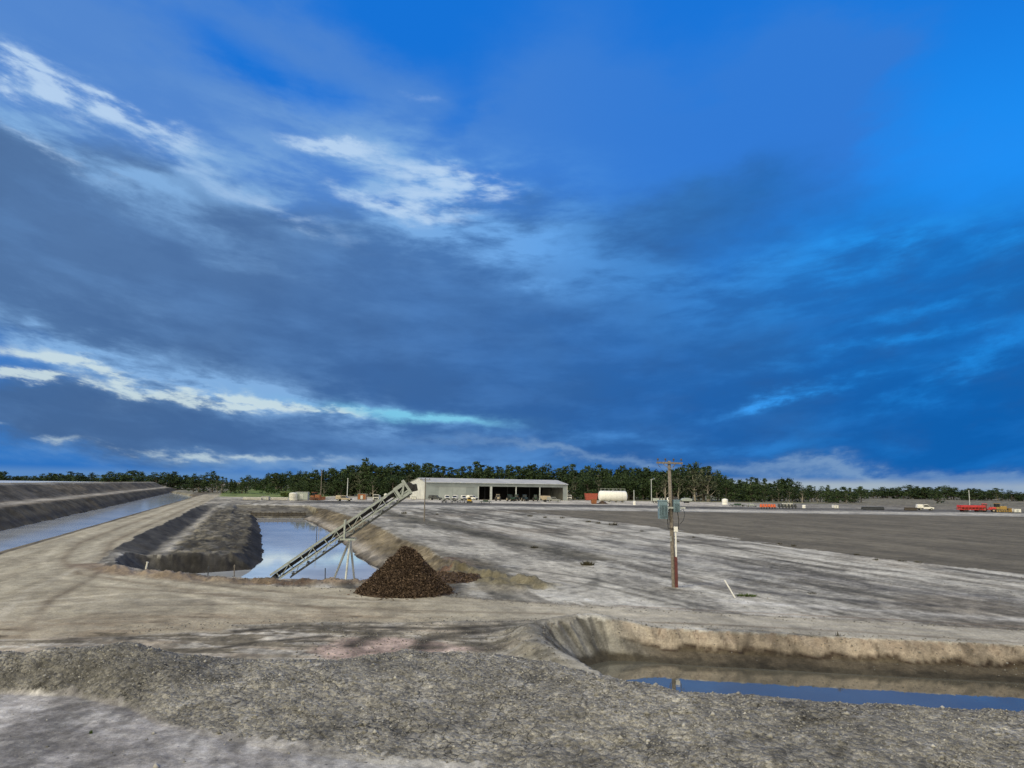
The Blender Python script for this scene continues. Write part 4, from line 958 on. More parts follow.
def truck(label, loc, rz, cab='white', load='galv', kind='box'):
    r_ = thing('truck', label, 'truck', loc, rz)
    MB().box((0, .6, .85), (1.0, 8.2, .25)).build('chassis', M['darksteel'], r_)
    c = MB(); c.box((0, -3.0, 1.75), (2.3, 1.7, 1.9)); c.build('cab', M[cab], r_, .08); MB().box((0, -3.88, 2.15), (2.0, .06, .75)).build('windscreen', M['glass'], r_); MB().box((0, -3.9, 1.15), (1.6, .08, .5)).build('grille', M['darksteel'], r_)
    for sx_ in (-1, 1): MB().box((sx_ * 1.16, -3.1, 2.15), (.04, .9, .65)).build('side_window', M['glass'], r_); MB().box((sx_ * .9, -3.9, .85), (.3, .1, .2)).build('headlight', M['galv'], r_)
    MB().box((0, -3.9, .6), (2.3, .2, .3)).build('bumper', M['grey'], r_)
    if kind == 'box':
        l = MB(); l.box((0, 1.2, 1.15), (2.4, 5.8, .15)); 
        for sx_ in (-1, 1): l.box((sx_ * 1.17, 1.2, 1.75), (.06, 5.8, 1.1))
        l.box((0, -1.65, 1.75), (2.3, .06, 1.1)); l.box((0, 4.06, 1.75), (2.3, .06, 1.1)); l.build('tray', M[load], r_)
    for sx_ in (-1, 1):
        for y in (-2.9, 2.2, 3.4): wheel(r_, (sx_ * 1.0, y, .5), .5, .34)
    return r_
def G_(x, y, dy=0):
    p = at(x, y); p.y += dy; p.x *= (p.y / (p.y - dy)) if dy else 1; p.z = gz(p.x, p.y); return p
gw = 'white utes parked in front of the grey shed'
lab = ['white pickup parked furthest left against the grey shed doors', 'white pickup second from the left at the shed doors', 'white pickup third from the left at the shed doors', 'white pickup parked beside the first open bay of the shed']
for k, (x, y) in enumerate(((447, 500), (455, 500.1), (463.6, 500.2), (472, 500))): ute(lab[k], G_(x, y), (0.15, -.1, .2, .9)[k], 'white', gw)
ute('dark pickup parked at the left end of the shed front', G_(435, 500), 1.3, 'darksteel')
tr = 'tractors lined up before the open bays'
tractor('pale dusty tractor before the second open bay of the shed', G_(498, 501), .1, 'tanmetal', tr)
tractor('dark green tractor facing out before the post of the open shed, left of the pair', G_(510.5, 501.3), .5, 'green', tr)
tractor('dark green tractor with folded wheels just right of its twin by the third bay', G_(516, 501.0), -.4, 'green', tr)
tractor('dark blue tractor parked between the dark green tractors', G_(525, 501.2), .3, 'teal', tr)
tractor('tall dark green tractor before the last open bay of the shed', G_(535.5, 501.2), 0, 'green', tr)
truck('white tipper truck parked at the right corner of the shed', G_(568, 500.3), .1, 'white', 'darksteel')
ute('pale grey flatbed pickup broadside near the right end of the shed', G_(553.5, 502.2), 1.5, 'grey')
# low field implements in front of the shed
def implement(label, loc, rz, wide, col, name='farm_implement', h=.9):
    r_ = thing(name, label, 'farm implement', loc, rz)
    f = MB(); f.bar((-wide / 2, 0, h * .75), (wide / 2, 0, h * .75), .18); f.bar((-wide / 2, 1.0, h * .75), (wide / 2, 1.0, h * .75), .18)
    for x in np.linspace(-wide / 2, wide / 2, 5): f.bar((x, 0, h * .75), (x, 1.0, h * .75), .12)
    f.bar((0, 0, h * .75), (0, -1.6, .5), .15); f.build('frame', M[col], r_)
    t_ = MB()
    for x in np.linspace(-wide / 2, wide / 2, max(4, int(wide * 2))):
        t_.tube([(x - .04, .9, .32), (x + .04, .9, .32)], .32, 10)
    t_.build('discs', M['darksteel'], r_); MB().box((0, .4, h + .1), (wide * .45, .7, .4)).build('hopper', M[col], r_)
    for sx_ in (-1, 1): wheel(r_, (sx_ * wide * .35, .4, .35), .35, .2)
    return r_
implement('small dark disc implement furthest left on the strip before the shed', G_(444, 503), 0, 1.8, 'darksteel')
implement('wide dark disc implement before the second white pickup', G_(454.6, 503), 0, 3.0, 'darksteel')
implement('dark implement with raised frame between the disc implement and the yellow machine', G_(462.3, 503), .2, 2.4, 'darksteel', h=1.3)
implement('low wide green implement lying before the first open bay', G_(485.5, 503.4), 0, 4.4, 'green')
def loader(label, loc, rz, c='yellow'):
    r_ = thing('skid_loader', label, 'loader', loc, rz); MB().box((0, .2, .85), (1.2, 1.9, .8)).build('body', M[c], r_, .06); MB().box((0, 0, 1.6), (1.0, 1.1, .8)).build('cab', M['glass'], r_); MB().box((0, 0, 2.05), (1.2, 1.3, .1)).build('cab_roof', M[c], r_)
    a = MB(); 
    for sx_ in (-1, 1): a.bar((sx_ * .7, .9, 1.5), (sx_ * .7, -1.3, .7), .14)
    a.build('lift_arms', M[c], r_); MB().prism([(-.85, .1), (.85, .1), (.85, .7), (-.85, .7)], -1.9, -1.3).build('bucket', M['darksteel'], r_)
    for sx_ in (-1, 1):
        for y in (-.4, .8): wheel(r_, (sx_ * .72, y, .4), .4, .28)
    return r_
loader('small yellow loader parked before the white pickups', G_(469.3, 503), .3)
def grainbin(label, loc, rz, col='tanmetal', L_=4.5):
    r_ = thing('field_bin', label, 'trailer', loc, rz); b = MB(); pr = [(-L_ / 2 * .6, .9), (L_ / 2 * .6, .9), (L_ / 2, 1.9), (L_ / 2, 2.7), (-L_ / 2, 2.7), (-L_ / 2, 1.9)]; b.prism(pr, -1.2, 1.2); b.build('hopper', M[col], r_, .03)
    f = MB(); f.box((0, 0, .75), (L_ * .9, .8, .15)); f.bar((L_ / 2, 0, .75), (L_ / 2 + 1.4, 0, .5), .14); f.build('chassis', M['darksteel'], r_)
    for sx_ in (-1, 1):
        w_ = MB(); w_.tube([(0, sx_ * 1.15 - .2, .55), (0, sx_ * 1.15 + .2, .55)], .55, 14); w_.build('wheel', M['black'], r_)
    return r_
grainbin('tan hopper trailer left of the grey flatbed pickup', G_(545, 502), .1)
# white fuel tank
def tank(label, x0, x1, ytop, ybot, col='white'):
    cx = (x0 + x1) / 2; b = G_(cx, ybot); sc = b.y / F; Lw = (x1 - x0) * sc; hh = (ybot - ytop) * sc; rad = hh * .44
    r_ = thing('storage_tank', label, 'tank', b, .12); c = Vector((0, 0, rad + hh * .06)); mb = MB(); e = Lw / 2
    mb.tube([c + Vector((x, 0, 0)) for x in (-e, -e * .985, -e * .94, -e * .87, e * .87, e * .94, e * .985, e)], [rad * .3, rad * .62, rad * .9, rad, rad, rad * .9, rad * .62, rad * .3], 28); mb.build('shell', M[col], r_, smooth=True)
    s_ = MB()
    for k in (-.7, -.25, .25, .7): s_.box((k * e, 0, rad * .25), (.3, rad * 1.5, rad * .6))
    s_.build('saddles', M['grey'], r_); h_ = MB(); zt = c.z + rad; 
    for y in (-rad * .35, rad * .35):
        h_.bar((-e * .85, y, zt + 1.0), (e * .85, y, zt + 1.0), .08)
        for x in np.linspace(-e * .85, e * .85, 7): h_.bar((x, y, zt - .3), (x, y, zt + 1.0), .07)
    h_.build('handrail', M['galv'], r_); ld = MB()
    for dx in (-.25, .25): ld.bar((-e * .45 + dx, -rad * 1.06, 0), (e * .05 + dx, -rad * .35, zt + .9), .07)
    for k in range(9):
        f_ = (k + 1) / 10; p = Vector((-e * .45, -rad * 1.06, 0)).lerp(Vector((e * .05, -rad * .35, zt + .9)), f_); ld.bar(p + Vector((-.25, 0, 0)), p + Vector((.25, 0, 0)), .05)
    ld.build('ladder', M['galv'], r_); hb = MB()
    for k in (-.6, -.2, .2, .6): hb.tube([c + Vector((k * e - .04, 0, 0)), c + Vector((k * e + .04, 0, 0))], rad * 1.012, 28, True)
    hb.build('bands', M['offwhite'], r_); return r_
tank('large white horizontal storage tank with a handrail on top', 598.5, 627, 490.5, 502.3)
def skip(label, x0, x1, ytop, ybot, col, name='skip_bin', depth=2.4, taper=.85, rz=.0, cat='bin'):
    cx = (x0 + x1) / 2; b = G_(cx, ybot); sc = b.y / F; Lw = (x1 - x0) * sc; hh = (ybot - ytop) * sc; r_ = thing(name, label, cat, b, rz)
    w = .08; e = Lw / 2; d = depth / 2; s_ = MB(); bt = e * taper
    for y in (-d, d): s_.prism([(-bt, .15), (bt, .15), (e, hh), (-e, hh)], y - w / 2, y + w / 2)
    for q in (-1, 1): s_.add([(q * bt, -d, .15), (q * bt, d, .15), (q * e, d, hh), (q * e, -d, hh), (q * (bt - w), -d, .15), (q * (bt - w), d, .15), (q * (e - w), d, hh), (q * (e - w), -d, hh)], [(0, 1, 2, 3), (7, 6, 5, 4), (0, 4, 5, 1), (2, 6, 7, 3), (1, 5, 6, 2), (0, 3, 7, 4)])
    s_.box((0, 0, .2), (bt * 1.9, depth * .98, .1)); s_.build('shell', M[col], r_); rb = MB()
    for x in np.linspace(-e * .85, e * .85, 5): rb.box((x, -d - .08, hh * .5), (.12, .1, hh * .8))
    rb.box((0, -d - .06, hh - .06), (Lw, .12, .12)); rb.build('ribs', M[col], r_); MB().box((0, 0, .08), (Lw * .7, .9, .14)).build('skids', M['darksteel'], r_); return r_
skip('rusty red bin beside the white storage tank', 584.5, 597.5, 493.5, 500.5, 'rustred', depth=3)
skip('small rust coloured skip at the left foot of the white tank', 591, 596.5, 499.5, 504, 'rust')
mp = G_(602, 504); mound('dirt_pile', mp.x, mp.y, 2.6, 1.6, 1.3, M['mulch'], 300, 'small brown dirt pile in front of the white tank', 'pile', 31)
bulldozer('ochre brown bulldozer parked before the trees left of the conveyor', G_(316, 500.2), 1.15)
# white concrete pipes / poly tanks on the left
def poly_tank(label, x, y, w_m, h_m, col='offwhite', name='water_tank', group=None):
    b = G_(x, y); r_ = thing(name, label, 'tank', b, 0, group); r1 = w_m / 2
    MB().tube([(0, 0, 0), (0, 0, h_m * .85), (0, 0, h_m * .95), (0, 0, h_m)], [r1, r1, r1 * .75, r1 * .25], 20).build('shell', M[col], r_, smooth=False); MB().tube([(0, 0, h_m - .02), (0, 0, h_m + .12)], r1 * .2, 10).build('lid', M['grey'], r_)
    MB().tube([(0, 0, h_m * .4), (0, 0, h_m * .43)], r1 * 1.02, 20).build('band', M['grey'], r_); return r_
def crate(label, x0, x1, y0, y1, col, name, cat, rz=0, depth=2.2, feat='frame', group=None):
    cx = (x0 + x1) / 2; b = G_(cx, y1); sc = b.y / F; Lw = (x1 - x0) * sc; hh = (y1 - y0) * sc; r_ = thing(name, label, cat, b, rz, group)
    MB().box((0, 0, hh * .52), (Lw, depth, hh * .86)).build('body', M[col], r_, .04)
    f = MB()
    for q in (-1, 1):
        for y in (-1, 1): f.bar((q * Lw / 2 * 1.01, y * depth / 2 * 1.01, 0), (q * Lw / 2 * 1.01, y * depth / 2 * 1.01, hh), .12)
        f.bar((-Lw / 2, q * depth / 2 * 1.02, hh), (Lw / 2, q * depth / 2 * 1.02, hh), .1); f.bar((-Lw / 2, q * depth / 2 * 1.02, .08), (Lw / 2, q * depth / 2 * 1.02, .08), .12)
    f.build('frame', M['grey'], r_); MB().box((0, -depth / 2 - .03, hh * .45), (Lw * .3, .05, hh * .6)).build('door', M['galv'], r_); return r_
poly_tank('whitish upright tank at the left end of the yard machines', 293, 500.3, 3.2, 3.0)
crate('pale green steel frame shelter between the upright tank and the bulldozer', 296, 308, 492, 500.3, 'pale', 'site_hut', 'hut')
crate('low grey crate stack by the bush on the far left of the yard', 262, 269, 496.5, 500, 'concrete', 'crate', 'crate', depth=1.6)
# pipes stacked
def pipes(label, x0, x1, y, col='offwhite', n=4, r0_=.35, group=None, name='pipe_stack'):
    b = G_((x0 + x1) / 2, y); Lw = (x1 - x0) * b.y / F; r_ = thing(name, label, 'pipes', b, .05, group)
    k = 0
    for row in range(2):
        for i in range(n - row):
            k += 1; MB().tube([(-Lw / 2, (i + row * .5) * r0_ * 2, r0_ + row * r0_ * 1.75), (Lw / 2 * random.uniform(.85, 1), (i + row * .5) * r0_ * 2, r0_ + row * r0_ * 1.75)], r0_ * .97, 12).build('pipe', M[col], r_)
    return r_
pipes('long stack of pale grey pipes at the far left edge of the yard', 243, 262, 500, 'concrete', 3, .3)
pipes('pale grey pipes lying right of the low crate stack', 271, 288, 500.2, 'concrete', 2, .3)
ute('beige pickup broadside on the yard right of the bulldozer', G_(343.5, 501.3), 1.45, 'tanmetal')
crate('rusty brown feed bin on legs left of the pale truck', 358, 366, 494, 500, 'rust', 'feed_bin', 'bin', depth=2)
truck('pale truck facing out of the yard behind the conveyor', G_(376.5, 501.2), .1, 'offwhite', 'galv')
poly_tank('small white tank just left of the conveyor head', 385.5, 500, 1.5, 2.8, 'offwhite')
crate('small white fuel box at the left end of the shed', 412, 416, 496.5, 499.5, 'offwhite', 'fuel_box', 'box', depth=1.2)
# middle right of the yard
poly_tank('tiny white tank in the yard right of the large white tank', 634.5, 505, 1.2, 1.6, 'white')
def boat(label, x0, x1, y0, y1, col):
    b = G_((x0 + x1) / 2, y1); sc = b.y / F; Lw = (x1 - x0) * sc; hh = (y1 - y0) * sc; r_ = thing('covered_trailer', label, 'trailer', b, .1)
    MB().prism([(-Lw * .42, .9), (Lw * .45, .9), (Lw * .5, hh * .8), (Lw * .1, hh), (-Lw * .4, hh * .9), (-Lw * .5, hh * .55)], -1.1, 1.1).build('cover', M[col], r_, .08)
    MB().box((0, 0, .7), (Lw * .9, 1.4, .2)).build('chassis', M['darksteel'], r_)
    for x in (-.6, .6):
        for y in (-1, 1): MB().tube([(x, y * 1.0 - .14, .45), (x, y * 1.0 + .14, .45)], .45, 12).build('wheel', M['black'], r_)
    return r_
boat('pale green covered trailer behind the transformer pole', 681, 692, 498, 503, 'pale')
truck('white truck partly hidden behind the transformer pole', G_(662, 503.4), 1.4, 'white', 'pale')
poly_tank('white domed tank left of the orange machine', 725, 504.5, 2.6, 2.6, 'white')
implement('dark green implement between the domed tank and the orange machine', G_(738, 506.5), 0, 6, 'green')
implement('pale green implement just left of the orange machine', G_(752, 506.8), 0, 4, 'pale')
def planter(label, x0, x1, y, col, h=1.6):
    b = G_((x0 + x1) / 2, y); Lw = (x1 - x0) * b.y / F; r_ = thing('planter', label, 'farm machine', b, 0)
    MB().box((0, 0, .7), (Lw, .5, .3)).build('toolbar', M[col], r_, .03)
    n = 6
    for k in range(n):
        x = -Lw / 2 + (k + .5) * Lw / n; MB().box((x, .3, 1.25), (Lw / n * .7, .7, .8), taper=.85).build('seed_box', M[col], r_, .03); MB().tube([(x - .07, -.2, .35), (x + .07, -.2, .35)], .35, 10).build('wheel', M['black'], r_)
    d = MB(); d.bar((0, 0, .7), (0, -2.2, .5), .16); d.build('drawbar', M['darksteel'], r_); return r_
planter('bright orange planter on the far side of the field', 760, 776, 509, 'orange')
planter('dark seed planter right of the orange planter', 778, 797, 509, 'darksteel')
crate('left one of two white containers behind the dark planter', 783, 787, 503, 507.3, 'offwhite', 'container', 'container', depth=2, group='two white containers')
crate('right one of two white containers behind the dark planter', 788.3, 792, 503, 507.3, 'offwhite', 'container', 'container', depth=2, group='two white containers')
poly_tank('small white tank right of the two white containers', 804, 508, 1.4, 1.2, 'white')
crate('white cabin below the last tree of the yard tree line', 833, 837.5, 505, 508.4, 'white', 'cabin', 'cabin', depth=2)
pipes('long dark irrigation pipes lying beyond the field, left of the white pickup', 862, 886, 510, 'darksteel', 2, .3, name='irrigation_pipe')
pipes('dark pipes lying right of the irrigation pipes near the lone tree', 905, 918, 510.6, 'timber', 2, .3)
ute('white pickup parked beyond the field left of the lone tree', G_(925, 510.2), 1.4, 'white')
def trailer(label, x0, x1, y0, y1, col):
    b = G_((x0 + x1) / 2, y1); sc = b.y / F; Lw = (x1 - x0) * sc; hh = (y1 - y0) * sc; r_ = thing('cotton_trailer', label, 'trailer', b, .06)
    MB().box((0, 0, hh * .82), (Lw, 2.6, hh * .34)).build('side_panel', M[col], r_, .04); fr_ = MB()
    for x in np.linspace(-Lw / 2, Lw / 2, 8): fr_.bar((x, -1.25, .7), (x, -1.25, hh * .7), .12); fr_.bar((x, 1.25, .7), (x, 1.25, hh * .7), .12)
    fr_.build('stakes', M[col], r_); MB().box((0, 0, .75), (Lw, 2.4, .2)).build('deck', M[col], r_); MB().box((0, .3, hh * .5), (Lw * .96, 1.6, hh * .3)).build('inner_load', M['rustred'], r_)
    for x in (-Lw * .35, -Lw * .25, Lw * .25, Lw * .35):
        for y in (-1, 1): MB().tube([(x, y * 1.05 - .15, .42), (x, y * 1.05 + .15, .42)], .42, 12).build('wheel', M['black'], r_)
    return r_
trailer('long bright red trailer at the far right of the field', 959, 984, 505.5, 512, 'red')
tractor('red tractor hitched at the right end of the long red trailer', G_(987.5, 512.2), 1.2, 'red')
bulldozer('dull ochre bulldozer right of the red tractor', G_(1000, 512.4), 1.4, 'ochre')
crate('white box container at the right edge of the photo', 1012, 1019, 509, 512.6, 'white', 'container', 'container', depth=2.4)

# ------------------------------------------------------------------ stakes, posts, pipe
def stake(label, x, y, topx, topy, col, rad=.04, cap=True, name='stake', z=None):
    b = at(x, y); b.z = gz(b.x, b.y) if z is None else z; tp = atY(topx, topy, b.y + .05) - b
    r_ = thing(name, label, 'stake', b); MB().tube([tp * -.1, tp * .5, tp], rad, 8).build('shaft', M[col], r_)
    if cap: MB().tube([tp * .92, tp * 1.0, tp * 1.03], [rad * 1.5, rad * 1.5, rad * .8], 8).build('cap', M[col], r_)
    return r_
stake('leaning white stake at the left rim of the pond cutting', 145.5, 571, 147.5, 562, 'offwhite', .07)
stake('thin pale peg on the pond lip left of the conveyor', 234.5, 574.5, 234.5, 565.5, 'wood', .04)
stake('short dark peg left of the thin pale peg on the pond lip', 208, 573.5, 208.5, 567, 'darksteel', .04)
stake('thin dark rod on the pond lip left of the conveyor legs', 325, 582, 325.3, 568, 'darksteel', .035, False)
stake('tall thin white pole leaning over right of the power pole', 735, 597.5, 724.5, 580, 'white', .045, False, 'leaning_pole')
stake('thin rod standing in the pond water by its right bank', 317, 529, 317, 524, 'darksteel', .05, False, z=-2.6)

# ------------------------------------------------------------------ vegetation
def leaves(centers, per, spread, size, seed, droop=.0):
    rr = np.random.default_rng(seed); V = []; T = []
    for (c, cr_, tone) in centers:
        n = per; d = rr.normal(0, 1, (n, 3)); d /= np.linalg.norm(d, axis=1)[:, None]; rad = cr_ * np.abs(rr.normal(.62, .42, n))[:, None]
        p = np.array(c)[None] + d * rad * np.array((1, 1, .72))[None]
        a = rr.normal(0, 1, (n, 3)); a /= np.linalg.norm(a, axis=1)[:, None]; b = np.cross(a, rr.normal(0, 1, (n, 3))); b /= np.linalg.norm(b, axis=1)[:, None]
        s1 = size * rr.uniform(.5, 1.3, n)[:, None]; s2 = s1 * rr.uniform(.4, .8, n)[:, None]
        V.append(np.stack([p - a * s1, p + b * s2, p + a * s1, p - b * s2], 1).reshape(-1, 3)); T.append(np.repeat(np.clip(tone + rr.normal(0, .16, n), 0, 1), 4))
    V = np.concatenate(V); T = np.concatenate(T); return V, np.arange(len(V)).reshape(-1, 4), T
def tree_proto(seed, h, cw, mat='leaf', bark='bark', nl=7, per=46, bare=.28, leafsize=.36, clump=1.0):
    rr = random.Random(seed); r_ = thing('gum_tree', 'tree', 'tree', (0, 0, -500)); tb = MB(); cs = []
    lean = Vector((rr.uniform(-.06, .06), rr.uniform(-.06, .06), 1)); th = h * rr.uniform(.55, .7)
    path = [Vector((0, 0, -.4)), lean * th * .35, lean * th * .7 + Vector((rr.uniform(-.3, .3), 0, 0)), lean * th]; tr_ = h * .018 + .06
    tb.tube(path, [tr_ * 1.2, tr_, tr_ * .8, tr_ * .5], 7)
    for k in range(nl):
        f_ = rr.uniform(bare, .95); st = lean * th * f_; a = k * 2.4 + rr.uniform(-.5, .5); ln = cw * .5 * rr.uniform(.4, 1.05) * (1.15 - .5 * f_)
        e = st + Vector((math.cos(a) * ln, math.sin(a) * ln, h * rr.uniform(.03, .30))); m_ = st.lerp(e, .5) + Vector((0, 0, -.3))
        tb.tube([st, m_, e], [tr_ * .45, tr_ * .32, tr_ * .14], 5)
        for q in range(rr.randint(3, 5)):
            c = e + Vector((rr.gauss(0, cw * .13), rr.gauss(0, cw * .13), rr.uniform(-.12, .15) * h)); c.z = min(c.z, h * .95); cs.append((c, cw * rr.uniform(.06, .17) * clump, rr.uniform(.0, .8)))
    for k in range(9):
        q = rr.uniform(0, 1); c = lean * th + Vector((rr.gauss(0, cw * .13 * (1.2 - q)), rr.gauss(0, cw * .13 * (1.2 - q)), q * (h - th) * .92)); cs.append((c, cw * rr.uniform(.05, .14) * clump, rr.uniform(.1, .9)))
    tb.build('trunk', M[bark], r_); V, Fq, T = leaves(cs, per, 1, leafsize, seed + 50); c = leafmesh('crown', V, Fq, T, M[mat]); c.parent = r_; return r_
PR = [tree_proto(s_, h, w, mt, bk, nl, per, ba) for s_, h, w, mt, bk, nl, per, ba in
      ((1, 15, 9, 'leaf', 'bark', 17, 34, .06), (2, 17, 8, 'leaf', 'darkbark', 16, 34, .10), (3, 13, 10, 'leaf', 'darkbark', 20, 34, .03), (4, 18, 7, 'leaf_pale', 'bark', 11, 20, .25), (5, 12, 9, 'leaf', 'darkbark', 20, 34, .02), (6, 14, 7.5, 'leaf_pale', 'bark', 12, 22, .2), (7, 16, 10, 'leaf', 'darkbark', 20, 34, .05))]
index_kids()
used = [False] * len(PR); rt_ = random.Random(99); ntree = 0
def plant_tree(x, y, k, hgt, label, group, wide=1.0):
    global ntree
    p = PR[k]; h0 = (15, 17, 13, 18, 12, 14, 16)[k]; s_ = hgt / h0; z = gz(x, y) - .1
    if not used[k]:
        o = p; used[k] = True; o.location = (x, y, z); o.rotation_euler = (0, 0, rt_.uniform(0, 6.28)); o['label'] = label; o['group'] = group
    else: o = dup(p, (x, y, z), rt_.uniform(0, 6.28), label, group)
    o.scale = (s_ * wide, s_ * wide, s_); ntree += 1
ORD = 'first second third fourth fifth sixth seventh eighth ninth tenth eleventh twelfth thirteenth fourteenth fifteenth sixteenth seventeenth eighteenth nineteenth twentieth'.split()
def ordinal(i, n):
    if n == 1: return ''
    if i < 20 and i <= n // 2: return ORD[i] + ' from the left, '
    if n - 1 - i < 20: return ORD[n - 1 - i] + ' from the right, '
    return 'mid row, '
def tree_row(xa, xb, Ya, Yb, n, top, label, group, kinds, jit=6, wide=1.15, hmin=5):
    """row of trees between two bearings; top(px) is the skyline that the crowns reach"""
    for i in range(n):
        px = xa + (xb - xa) * (i + rt_.uniform(.1, .9)) / n; Yd = Ya + (Yb - Ya) * (px - xa) / (xb - xa) + rt_.uniform(-jit, jit)
        yt = np.interp(px, [p[0] for p in top], [p[1] for p in top]) + rt_.choice((-2.5, -1, 0, 1, 2, 3))
        p = atY(px, yt, Yd); plant_tree(p.x, p.y, rt_.choice(kinds), max(hmin, p.z), ordinal(i, n) + label, group, wide * rt_.uniform(.85, 1.2))
skyl = [(190, 473), (215, 470), (235, 476), (262, 474), (285, 469), (315, 470), (345, 465), (362, 461), (380, 465), (430, 464), (480, 464), (520, 465), (560, 466), (600, 467), (640, 469), (665, 467), (690, 463), (710, 467), (722, 472), (745, 480), (756, 479), (770, 482), (785, 476), (800, 483), (815, 486), (840, 486), (860, 487)]
sk2 = [(x, y + 7) for x, y in skyl]
tree_row(192, 250, 470, 450, 10, [(x, y + 2) for x, y in skyl], 'dense gum tree where the canal road ends', 'trees at the end of the canal road', [0, 2, 4, 6, 3])
tree_row(246, 306, 640, 560, 12, [(x, y + 2) for x, y in skyl], 'distant gum tree beyond the green paddock left of the yard', 'trees beyond the green paddock', [0, 2, 4, 6, 3], 12, 1.5)
tree_row(296, 420, 425, 425, 20, skyl, 'tall dark gum tree behind the yard left of the shed', 'trees behind the yard left of the shed', [0, 1, 2, 4, 6])
tree_row(298, 420, 408, 412, 15, [(x, y + 10) for x, y in skyl], 'shorter gum tree in the front row left of the shed', 'front trees left of the shed', [0, 2, 4, 5])
tree_row(418, 575, 452, 462, 26, skyl, 'gum tree rising behind the long grey shed roof', 'trees behind the shed roof', [0, 1, 2, 6])
tree_row(572, 690, 440, 445, 22, skyl, 'gum tree in the belt behind the white tank', 'trees behind the white tank', [0, 1, 2, 6, 4])
tree_row(572, 690, 412, 415, 16, sk2, 'lower front row gum tree behind the white tank', 'front trees behind the white tank', [0, 2, 4, 3])
tree_row(688, 862, 440, 455, 26, skyl, 'tall gum tree beyond the field right of the power pole', 'trees right of the power pole', [0, 2, 4, 6])
tree_row(688, 862, 415, 430, 20, [(x, y + 6) for x, y in skyl], 'low front gum tree beyond the field right of the power pole', 'front trees right of the power pole', [0, 2, 4, 5])
tree_row(-30, 195, 620, 600, 38, [(-30, 473), (60, 474), (70, 471), (100, 476), (140, 474), (195, 476)], 'distant gum tree on the skyline beyond the reservoir', 'distant trees beyond the reservoir', [0, 2, 4, 6], 20, 1.9)
tree_row(855, 1060, 720, 660, 40, [(855, 489), (880, 488), (925, 487), (945, 486), (980, 490), (1060, 492)], 'distant gum tree on the skyline right of the field', 'distant trees right of the field', [0, 2, 4, 6], 20, 2.0)
tree_row(362, 366, 420, 420, 1, [(360, 456), (370, 456)], 'tallest gum tree sticking up above the belt left of the shed', 'tallest tree', [1], 1, .9)
tree_row(934, 938, 470, 470, 1, [(930, 488), (940, 488)], 'lone spreading tree beyond the field near the white pickup', 'lone tree', [2], 1, 1.25)
tree_row(800, 804, 408, 410, 1, [(798, 484), (806, 484)], 'grey half bare tree among the dark clumps right of the power pole', 'half bare tree', [3], 1, 1.1)
print('trees', ntree)
def bush(label, x0, x1, y0, y1, mat='bush', name='bush', cat='bush', per=60, ls=.28):
    b = G_((x0 + x1) / 2, y1); sc = b.y / F; w = (x1 - x0) * sc; h = (y1 - y0) * sc; r_ = thing(name, label, cat, b); cs = []
    for k in range(26):
        a = random.uniform(0, 6.28); q = math.sqrt(random.random()); xx = math.cos(a) * q * w * .42; yy = math.sin(a) * q * w * .3; cs.append((Vector((xx, yy, h * random.uniform(.2, .78) * (1 - .35 * q * q))), h * .24, random.uniform(.1, .8)))
    V, Fq, T = leaves(cs, per, 1, ls, 77); c = leafmesh('foliage', V, Fq, T, M[mat]); c.parent = r_
    st = MB()
    for k in range(6): a = k; st.tube([(0, 0, -.2), (math.cos(a) * w * .15, math.sin(a) * w * .15, h * .4)], [.08, .03], 5)
    st.build('stems', M['darkbark'], r_); return r_
bush('big rounded dark green bush on the grass left of the yard', 254, 282, 483.5, 494.5)
bush('yellow green bush right of the big rounded bush', 281, 289, 489.5, 497, 'grass')
for k, (x, y, w) in enumerate(((216, 503, 5), (226, 500, 4), (208, 512, 4))): pass
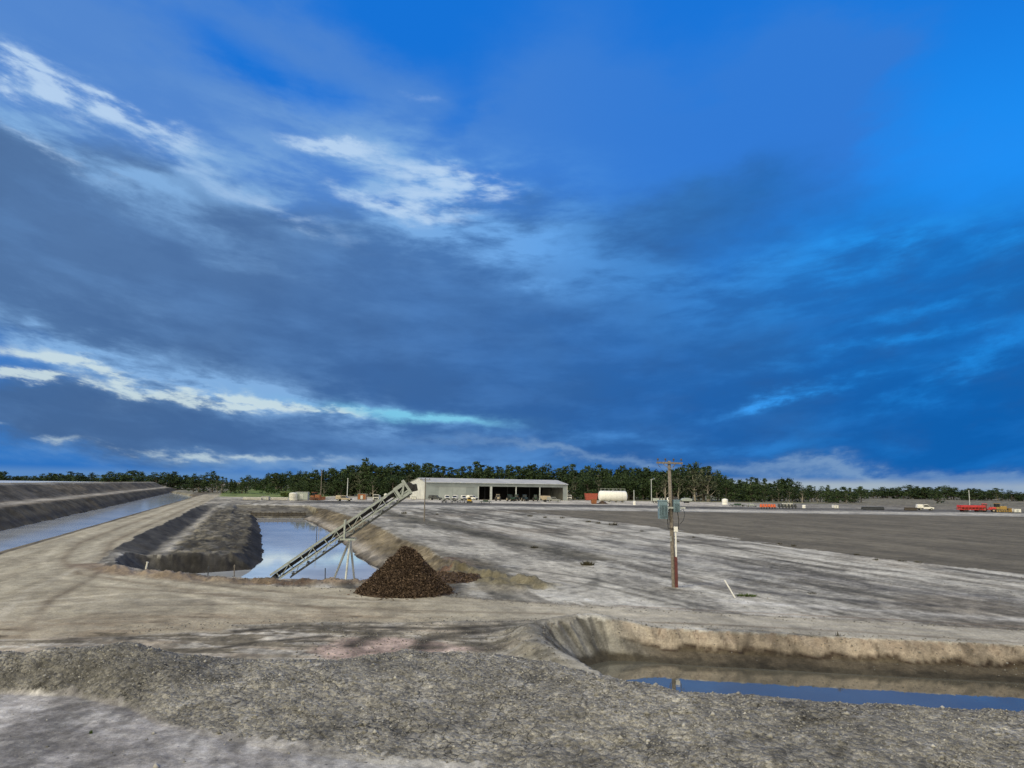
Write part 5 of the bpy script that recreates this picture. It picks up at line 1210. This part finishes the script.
def tuft(label, x, y, w, h, mat='dry', group=None, n=90, name='weed_clump'):
    b = G_(x, y); sc = b.y / F; w = w * sc; h = h * sc; rr = np.random.default_rng(int(x * 7 + y)); a = rr.uniform(0, 6.28, n); q = np.sqrt(rr.uniform(0, 1, n)) * w * .5
    bx, by = np.cos(a) * q, np.sin(a) * q * .7; tx = bx * 1.35 + rr.normal(0, w * .08, n); ty = by * 1.3 + rr.normal(0, w * .08, n); tz = h * rr.uniform(.4, 1.0, n) * (1 - .4 * (q / (w * .5)) ** 2); ww = max(.012, w * .03); pa = rr.uniform(0, 3.14, n)
    dx, dy = np.cos(pa) * ww, np.sin(pa) * ww
    V = np.stack([np.stack([bx - dx, by - dy, 0 * bx - .03], 1), np.stack([bx + dx, by + dy, 0 * bx - .03], 1), np.stack([tx + dx * .3, ty + dy * .3, tz], 1), np.stack([tx - dx * .3, ty - dy * .3, tz], 1)], 1).reshape(-1, 3)
    o = leafmesh(name, V, np.arange(n * 4).reshape(-1, 4), np.repeat(np.clip(rr.normal(.3, .25, n), 0, 1), 4), M[mat]); o.location = b; tag(o, label, 'weeds', group); return o
tuft('dark brown tumbled weed clump on the pale ground left of the power pole', 587.5, 565.5, 11, 5, n=260)
tuft('small green weed clump beside the leaning white pole', 747, 596, 16, 3, 'grass', n=200)
tuft('small dark clod of weeds on the pale ground above the mulch heap', 534, 548, 7, 3)
tuft('dark weed clump on the pond lip left of the mulch heap', 371, 580, 9, 5, 'bush', n=160)
for x, y, w, h in ((530, 516, 5, 2.5), (545, 517.5, 4, 2), (562, 518, 5, 2), (588, 522, 5, 2.5), (598, 523, 5, 2.5), (613, 524.5, 9, 3), (404, 513.5, 5, 3), (437, 514.5, 3, 2), (642, 531, 3, 2), (677.5, 541.5, 4, 2), (693.5, 537, 3, 2), (780, 544, 4, 2), (794, 546, 5, 2.5), (857, 555, 5, 2.5), (876, 560, 6, 2.5), (902, 561, 9, 2), (918, 562.5, 7, 2), (812, 594, 7, 2)):
    tuft('small dark weed clump along the pale edge of the tilled field', x, y, w, h, group='weed clumps along the field edge', n=70)
tuft('tiny green seedling on the pale foreground ground', 91, 734, 2.6, 4, 'grass', n=30, name='seedling')
tuft('dead twig clump on the rim of the near water pit', 838, 636, 5, 6, n=24)
tuft('reddish brown clod on the gravel ridge by the near water pit', 609, 697, 6, 4, 'mulch', n=160)
tuft('dark grass on the far left reservoir bank', 146, 490, 5, 2.5, 'bush', n=70)

# ------------------------------------------------------------------ timber weir at the far end of the pond
def weir():
    x, y = xy(8.5, 214); r_ = thing('weir', 'dark timber bank lining at the far end of the long pond', 'weir', (x, y, -2.5), math.atan2(NN[1], NN[0]))
    p = MB()
    for k in range(13): p.box((-7 + k * 1.15, 0, .55), (.16, .16, 1.9 + random.uniform(-.25, .25)))
    p.build('posts', M['timber'], r_); b = MB()
    for k in range(3): b.box((0, .14, .25 + k * .42), (14.5, .06, .34))
    b.build('boards', M['timber'], r_)
weir()
